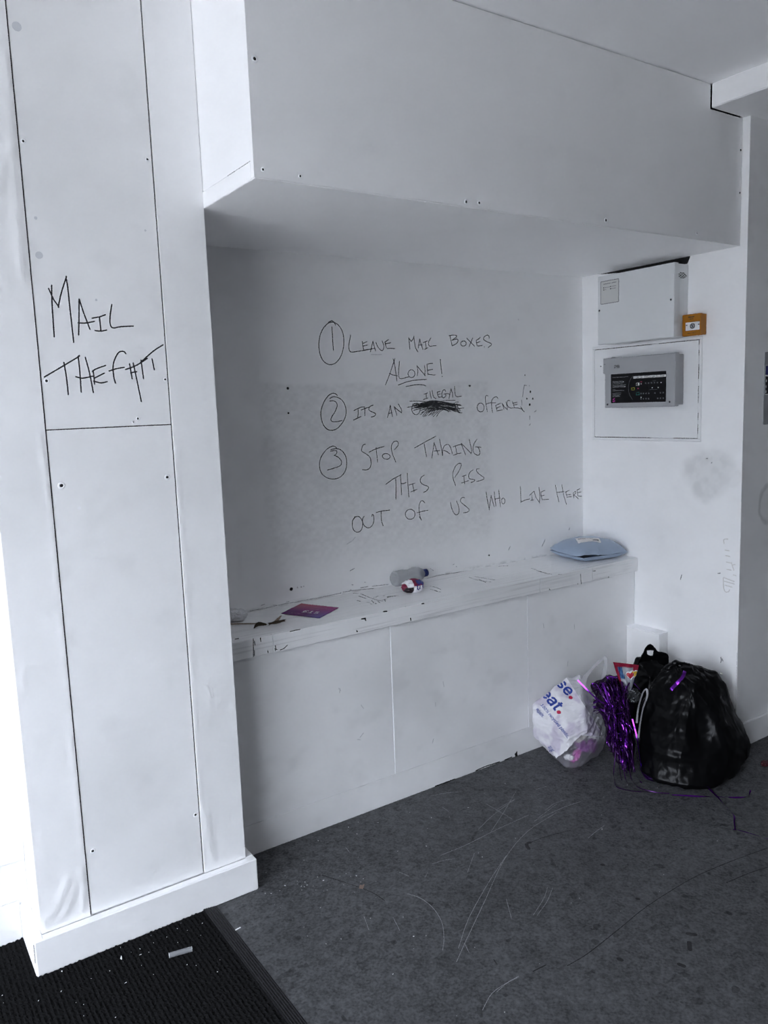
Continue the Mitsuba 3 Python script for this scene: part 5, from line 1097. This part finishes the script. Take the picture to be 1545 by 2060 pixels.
def loop_handle(c, pts, w, name, parent, mat):
    p = heap(c, spline(np.array(pts), 8))
    t = np.linspace(0, 1, len(p))
    obj(name, ribbon(p, w * (1.35 - .7 * np.sin(np.pi * t)), -FW, .35 * np.sin(t * 5)), mat, parent, smooth=True)


loop_handle(CW, [(.000, -.03, .30), (.012, -.03, .340), (.036, -.03, .370), (.070, -.03, .405), (.094, -.03, .422), (.096, -.03, .375), (.080, -.03, .310), (.055, -.03, .25)], .021, 'handle', cb, 'm_milky_film')

# lettering draped over the sheet
scene['m_bag_blue'] = rough((.010, .030, .22), .45)
scene['m_bag_red'] = rough((.36, .012, .05), .45)
vd = np.array((.54, 0, -.84))     # reading direction (along, across, up)
ud = np.array((.84, 0, .54))
PRINT = np.array((.687, .619, -.38))     # square to the side of the bag
EX = np.array((.8266, -.5616, -.0366)); EY = np.cross(PRINT, EX)
U3, V3 = .54 * EX + .84 * EY, .84 * EX - .54 * EY


def on_bag(m, a, z):
    return drape(m, heap(CW, np.array((a, -.13, z))), U3, V3, wbag, .0014, .005)


def seg_w(t, h):
    return meshkit.text_mesh(t, h, .001, True).bounds[1][0]


for t, a, z in (('use', -.123, .3955), ('eat', -.172, .322)):
    obj('lettering', on_bag(glyphs(t, .044), a, z), 'm_bag_blue', cb, 'blue word "%s."' % t)
    w = seg_w(t, .044)
    dot = trimesh.creation.extrude_polygon(sg.Point(w + .011, .007).buffer(.0072, 8), .001, engine='earcut')
    dot = trimesh.Trimesh(dot.vertices, dot.faces[dot.face_normals[:, 2] > .5], process=True)
    obj('full_stop', on_bag(dot, a, z), 'm_bag_red', cb, 'red full stop')
obj('lettering', on_bag(glyphs('100% recycled plastic.', .0106), -.176, .268), 'm_bag_blue', cb, 'small blue line "100% recycled plastic."')
obj('lettering', on_bag(glyphs('again.', .0106), -.192, .250), 'm_bag_blue', cb, 'small blue word "again."')
bars = so.unary_union([sg.box(x, 0, x + w_, .014) for x, w_ in ((0, .001), (.0025, .002), (.006, .001), (.0085, .0015), (.012, .001), (.0145, .0025), (.0185, .001), (.021, .0015))])
bm = trimesh.creation.extrude_polygon(bars.geoms[0], .001, engine='earcut')
bm = cat(*[trimesh.creation.extrude_polygon(g_, .001, engine='earcut') for g_ in bars.geoms])
bm = trimesh.Trimesh(bm.vertices, bm.faces[bm.face_normals[:, 2] > .5], process=True)
obj('barcode', on_bag(bm, -.1591, .0802), 'm_bag_blue', cb)

# what shows through the clear foot
scene['m_purple_paper'] = rough((.20, .035, .24), .5)
scene['m_magenta_paper'] = rough((.34, .03, .26), .5)
scene['m_card'] = rough((.55, .52, .48), .6)


def wad(pos, size, seed, mat, name, label, cat_, group):
    s_ = trimesh.creation.icosphere(3, 1.0)
    v_ = s_.vertices * (1 + .9 * (ridged(s_.vertices, 1.6, 3, seed) - .62))[:, None] * np.array(size)
    rr = trimesh.transformations.random_rotation_matrix(np.random.default_rng(seed).random(3))[:3, :3]
    v_ = v_ @ rr.T
    m_ = trimesh.Trimesh(heap(CW, np.array(pos)) + v_, s_.faces, process=False)
    m_.vertices[:, 2] = np.maximum(m_.vertices[:, 2], .003)
    solo(name, m_, mat, label, cat_, group, smooth=25)


wad((-.045, -.10, .030), (.030, .012, .022), 1, 'm_magenta_paper', 'party_napkin', 'crumpled magenta paper at the bottom of the white carrier bag', 'napkin', None)
wad((-.018, -.085, .070), (.034, .010, .022), 2, 'm_purple_paper', 'party_napkin', 'crumpled purple paper in the clear foot of the white bag', 'napkin', None)
wad((.030, -.075, .062), (.034, .010, .026), 3, 'm_purple_paper', 'party_napkin', 'folded purple paper in the white bag beside the tinsel', 'napkin', None)
wad((-.022, -.095, .104), (.026, .014, .010), 4, 'm_card', 'card_packet', 'grey and cream card packet inside the clear foot of the white bag', 'packet', None)
wad((.040, -.055, .098), (.024, .016, .018), 5, 'm_tissue', 'paper_cup', 'crushed white paper cup showing through the white bag', 'cup', None)
wad((-.075, -.105, .026), (.022, .012, .012), 6, 'm_tissue', 'tissue', 'white tissue in the lowest corner of the white carrier bag', 'tissue', None)
wad((-.05, -.02, .14), (.06, .04, .05), 7, 'm_tissue', 'paper_bundle', 'pale crumpled paper bulging inside the white carrier bag', 'paper', None)
wad((.062, -.045, .115), (.012, .010, .012), 8, 'm_bag_red', 'bottle_top', 'small crimson bottle top seen through the side of the white bag', 'bottle top', None)

# purple foil fringe spilling out and over the floor
scene['m_foil'] = {'type': 'twosided', 'bsdf': {'type': 'principled', 'base_color': {'type': 'rgb', 'value': [.20, .030, .44]}, 'roughness': .13, 'metallic': .97}}
scene['m_foil_dark'] = {'type': 'twosided', 'bsdf': {'type': 'principled', 'base_color': {'type': 'rgb', 'value': [.030, .004, .055]}, 'roughness': .22, 'metallic': .6, 'specular': .3}}
scene['m_tangle'] = rough((.008, .002, .014), .5, specular=.2)
CF = (-.42, -.55, 0)
ff = thing('foil_fringe', 'shiny purple foil fringe curtain spilling down between the white bag and black bag', 'tinsel')
hp = [(-.085, -.01, .30), (-.04, .0, .325), (.02, .0, .325), (.05, -.01, .29), (.045, -.03, .20), (.0, -.05, .26), (-.03, -.02, .19), (.02, -.09, .17), (.03, -.10, .09), (.0, -.09, .08), (.03, -.12, .02), (-.02, -.12, .03)]
hm = film_body(CF, hp, [.014] * len(hp), .008, 4)
L = to_local(CF, hm.vertices)
hm.vertices = hm.vertices + hm.vertex_normals * (.030 * (ridged(L * [1, 1, .45], 17, 4, 2) - .62))[:, None]
hm.vertices[:, 2] = np.maximum(hm.vertices[:, 2], .002)
obj('tangle', hm, 'm_tangle', ff, 'dark tangled heart of the foil')
r_ = np.random.default_rng(21)


def strand(p, w, key, mat, par, flip=0.0, freq=9.0, ph=0.0):
    q = heap(CF, spline(np.array(p), 7))
    q[:, 2] = np.maximum(q[:, 2], .0025)
    t = np.linspace(0, 1, len(q))
    obj(key, ribbon(q, w, -FW, ph + flip * np.sin(freq * t + ph)), mat, par)


R1 = lambda s_=1.0: s_ * (r_.random() - .5)
for i in range(135):
    a0 = -.105 + .150 * r_.random()
    z0 = .335 - .12 * r_.random() ** 1.2 - .45 * max(0, -.055 - a0)
    d0 = -.03 - .03 * r_.random()
    a1 = -.075 + .098 * r_.random()
    d1 = -.135 - .075 * r_.random()
    zl = .25 * r_.random() ** 1.3 if i % 3 else .012
    zl = max(zl, .10 * np.clip((-.02 - a1) / .03, 0, 1))
    pts = [(a0, d0 + .02, z0 - .015), (a0 * .85 + .15 * a1 + R1(.012), d0 - .025, z0 + .008 + R1(.02))]
    for k in range(1, 6):
        f_ = k / 5
        e = f_ ** .7
        pts.append((a0 * .6 * (1 - e) + a1 * (.4 + .6 * e) + R1(.016), d0 - .03 + (d1 - d0 + .03) * e + R1(.012), z0 - .01 - (z0 - .01 - zl) * f_))
    bright = r_.random() < .34
    strand(pts, .0032 + .0052 * r_.random() ** 2, 'strand', 'm_foil' if bright else 'm_foil_dark', ff, 1.1, 5 + 9 * r_.random(), 6.28 * r_.random())
for i in range(26):   # short crinkled loops on the top
    a0 = -.09 + .14 * r_.random()
    z0 = .335 - .45 * max(0, -.045 - a0)
    pts = [(a0, -.03, z0 - .02), (a0 + R1(.03), -.045 - .02 * r_.random(), z0 + .015 * r_.random()), (a0 + R1(.05), -.04, z0 + .02 * r_.random()), (a0 + .08 * (r_.random() - .3), -.055, z0 - .03 - .03 * r_.random())]
    strand(pts, .003 + .002 * r_.random(), 'strand', 'm_foil' if i % 2 else 'm_foil_dark', ff, 1.0, 8, 6.28 * r_.random())
# long ends that reach the floor and run out over it
floor_ends = [
    [(-.03, -.13, .14), (-.045, -.16, .07), (-.062, -.195, .012), (-.075, -.25, .003), (-.080, -.30, .003), (-.045, -.33, .003), (.0, -.345, .003)],
    [(-.01, -.14, .13), (-.02, -.17, .06), (-.025, -.22, .008), (-.03, -.27, .003), (-.01, -.325, .003), (.04, -.355, .003), (.085, -.37, .003)],
    [(.03, -.13, .16), (.038, -.16, .08), (.045, -.19, .025), (.055, -.235, .004), (.075, -.265, .003)],
    [(.0, -.14, .12), (.0, -.18, .05), (-.005, -.24, .004), (.0, -.31, .003), (.05, -.35, .003), (.10, -.365, .003)],
    [(.035, -.12, .20), (.045, -.15, .13), (.048, -.17, .07), (.052, -.195, .02), (.065, -.23, .004), (.085, -.25, .003)],
    [(.01, -.13, .15), (.012, -.16, .07), (.016, -.20, .02), (.022, -.25, .004), (.025, -.275, .003)],
    [(-.02, -.13, .16), (-.03, -.16, .08), (-.038, -.20, .015), (-.045, -.25, .003)]]
for i, p in enumerate(floor_ends):
    strand(p, .0065 if i in (2, 4) else .0034, 'strand', 'm_foil' if i in (2, 4) else 'm_foil_dark', ff, .5, 9, i)
obj('handle', ribbon(heap(CF, spline(np.array([(.027, -.2, .216), (.033, -.2, .277), (.050, -.2, .338), (.064, -.2, .354), (.068, -.2, .327), (.052, -.2, .276), (.041, -.2, .215), (.037, -.19, .150)]), 8)), .009, -FW, .5 * np.sin(np.linspace(0, 6, 57))), 'm_milky_film', cb, smooth=True)
tp = heap(CF, spline(np.array([(-.172, -.06, .350), (-.135, -.085, .312), (-.095, -.10, .275), (-.045, -.11, .248), (.0, -.10, .232)]), 8))
obj('strand', ribbon(tp, .0062, -FW), 'm_foil', ff, 'flat strand across the mouth of the white bag', smooth=True)


def foil_strip(pts, w, label, twist_=.9):
    q = spline(np.array(pts, float), 7)
    q[:, 2] = np.maximum(q[:, 2], .0022)
    t = np.linspace(0, 1, len(q))
    q[:, 2] += .001
    m_ = ribbon(q, w, (0, 0, 1), twist_ * np.sin(t * 13))
    return solo('foil_strip', m_, 'm_foil_strip', label, 'foil strip')


zf = .0025
scene['m_foil_strip'] = {'type': 'twosided', 'bsdf': {'type': 'principled', 'base_color': {'type': 'rgb', 'value': [.085, .010, .19]}, 'roughness': .13, 'metallic': .9}}
foil_strip([(-.380, -.955, .006), (-.392, -.968, .004), (-.425, -1.03, zf), (-.462, -1.085, zf), (-.4975, -1.143, zf), (-.540, -1.172, zf), (-.5834, -1.2026, zf), (-.5834, -1.2026, .004), (-.565, -1.265, .005), (-.545, -1.33, zf)], .0062, 'long bent purple foil strip trailing out across the floor from the bin bag')
foil_strip([(-.545, -.920, zf), (-.47, -.995, zf), (-.415, -1.048, .0045), (-.382, -1.0784, .004), (-.335, -1.098, zf), (-.296, -1.085, .008)], .0058, 'shorter purple foil strip on the floor lying across the long bent strip')
p_ = heap(CB, spline(np.array([(-.068, -.12, .345), (-.045, -.125, .375), (-.02, -.115, .395), (.0, -.085, .408)]), 6))
solo('foil_strip', ribbon(p_, .013, heap((0, 0, 0), np.array((-.3, -.8, .5))), .35 * np.sin(np.linspace(0, 9, len(p_)))), 'm_foil', 'wide purple foil strip lying across the top of the black bags', 'foil strip')

# sweet packet on top
CPK = (-.42, -.55, 0)
quad = np.array([(-.0274, .4216), (.0785, .405), (.050, .300), (.018, .280)])
n_ = 22
Uq, Vq = np.meshgrid(np.linspace(0, 1, n_), np.linspace(0, 1, n_), indexing='ij')
Pq = ((1 - Uq) * (1 - Vq))[..., None] * quad[0] + (Uq * (1 - Vq))[..., None] * quad[1] + (Uq * Vq)[..., None] * quad[2] + ((1 - Uq) * Vq)[..., None] * quad[3]
bul = (np.sin(np.pi * Uq) * np.sin(np.pi * np.clip(Vq * 1.1, 0, 1))) ** .7
wr = ridged(np.stack([Uq * 2.5, Vq * 1.2, Uq * 0], -1), 2.0, 3, 4) - .6
dep = -.012 * bul + .016 * wr * np.clip(np.minimum(Vq, 1 - Vq) * 6 + .2, 0, 1)
colq = np.zeros((n_, n_, 3))
for i in range(n_):
    for j in range(n_):
        u, v = Uq[i, j], Vq[i, j]
        c_ = np.array([.42, .43, .47])
        if v < .14 or u < .10 or (u > .8 and v < .3):
            c_ = np.array([.26, .012, .035])
        elif u < .34 and v < .52 and u - v * .10 < .30:
            c_ = np.array([.05, .14, .30]) if (u * 3 + v) % .35 > .14 else np.array([.012, .03, .12])
        elif u > .93:
            c_ = np.array([.03, .02, .10])
        colq[i, j] = c_
pv = heap(CPK, np.stack([Pq[..., 0], dep - .06, Pq[..., 1]], -1)).reshape(-1, 3)
ix = (np.arange(n_ - 1)[:, None] * n_ + np.arange(n_ - 1)[None]).ravel()
pf_ = np.vstack([np.stack([ix, ix + n_, ix + 1], 1), np.stack([ix + 1, ix + n_, ix + n_ + 1], 1)])
pk = trimesh.Trimesh(pv, pf_, process=False)
bk_ = pk.copy(); bk_.vertices = bk_.vertices + FW * .0015; bk_.invert()
sp = thing('sweet_packet', 'shiny red and silver sweet packet with a heart, standing on the purple foil', 'packet')
scene['m_packet'] = {'type': 'twosided', 'bsdf': {'type': 'principled', 'base_color': {'type': 'mesh_attribute', 'name': 'vertex_color'}, 'roughness': .25, 'metallic': .35, 'specular': .6}}
scene[sp + '__wrapper'] = ply(cat(pk, bk_), 'm_packet', True, color=np.vstack([colq.reshape(-1, 3)] * 2))


def heart(cx, cy, r):
    t = np.linspace(0, 2 * np.pi, 40)
    return sg.Polygon(np.column_stack([cx + r * .0625 * 16 * np.sin(t) ** 3, cy + r * .0625 * (13 * np.cos(t) - 5 * np.cos(2 * t) - 2 * np.cos(3 * t) - np.cos(4 * t))]))


hs = [('white', heart(.043, .368, .020).union(heart(.057, .373, .018)), (.75, .75, .78)), ('red', heart(.040, .367, .0150), (.34, .015, .03)), ('yellow', heart(.058, .373, .0130).difference(heart(.040, .367, .0150)), (.55, .33, .02))]
for k_, (nm, sh, c_) in enumerate(hs):
    scene['m_heart_' + nm] = rough(c_, .35)
    e_ = cat(*[trimesh.creation.extrude_polygon(g_, .001, engine='earcut') for g_ in getattr(sh, 'geoms', [sh])])
    e_ = trimesh.Trimesh(e_.vertices, e_.faces[e_.face_normals[:, 2] > .5], process=True)
    obj('heart', drape(e_, heap(CPK, np.array((0, -.2, 0))), RT, (0, 0, 1), pk, .0012 + .0006 * k_, .004), 'm_heart_' + nm, sp)
s_ = trimesh.creation.icosphere(4, 1.0)
v_ = s_.vertices * (1 + 1.1 * (ridged(s_.vertices, 2.4, 3, 6) - .62))[:, None] * [.030, .022, .026]
scene['m_silver'] = rough((.10, .105, .11), .25, metallic=.8)
solo('foil_wrapper', trimesh.Trimesh(heap(CPK, np.array((.055, -.07, .278))) + v_, s_.faces, process=False), 'm_silver', 'crumpled dark silver wrapper under the sweet packet', 'wrapper', smooth=20)
s_ = trimesh.creation.icosphere(3, 1.0)
v_ = s_.vertices * (1 + .8 * (ridged(s_.vertices, 2.0, 3, 3) - .62))[:, None] * [.022, .016, .010]
v_[:, 2] = np.maximum(v_[:, 2], -.0085)
scene['m_dark_red'] = rough((.045, .008, .012), .35)
solo('wrapper', trimesh.Trimesh(v_ + [-.045, -.998, .0095], s_.faces, process=False), 'm_dark_red', 'dark red crushed wrapper on the floor right of the bin bag', 'wrapper', smooth=25)
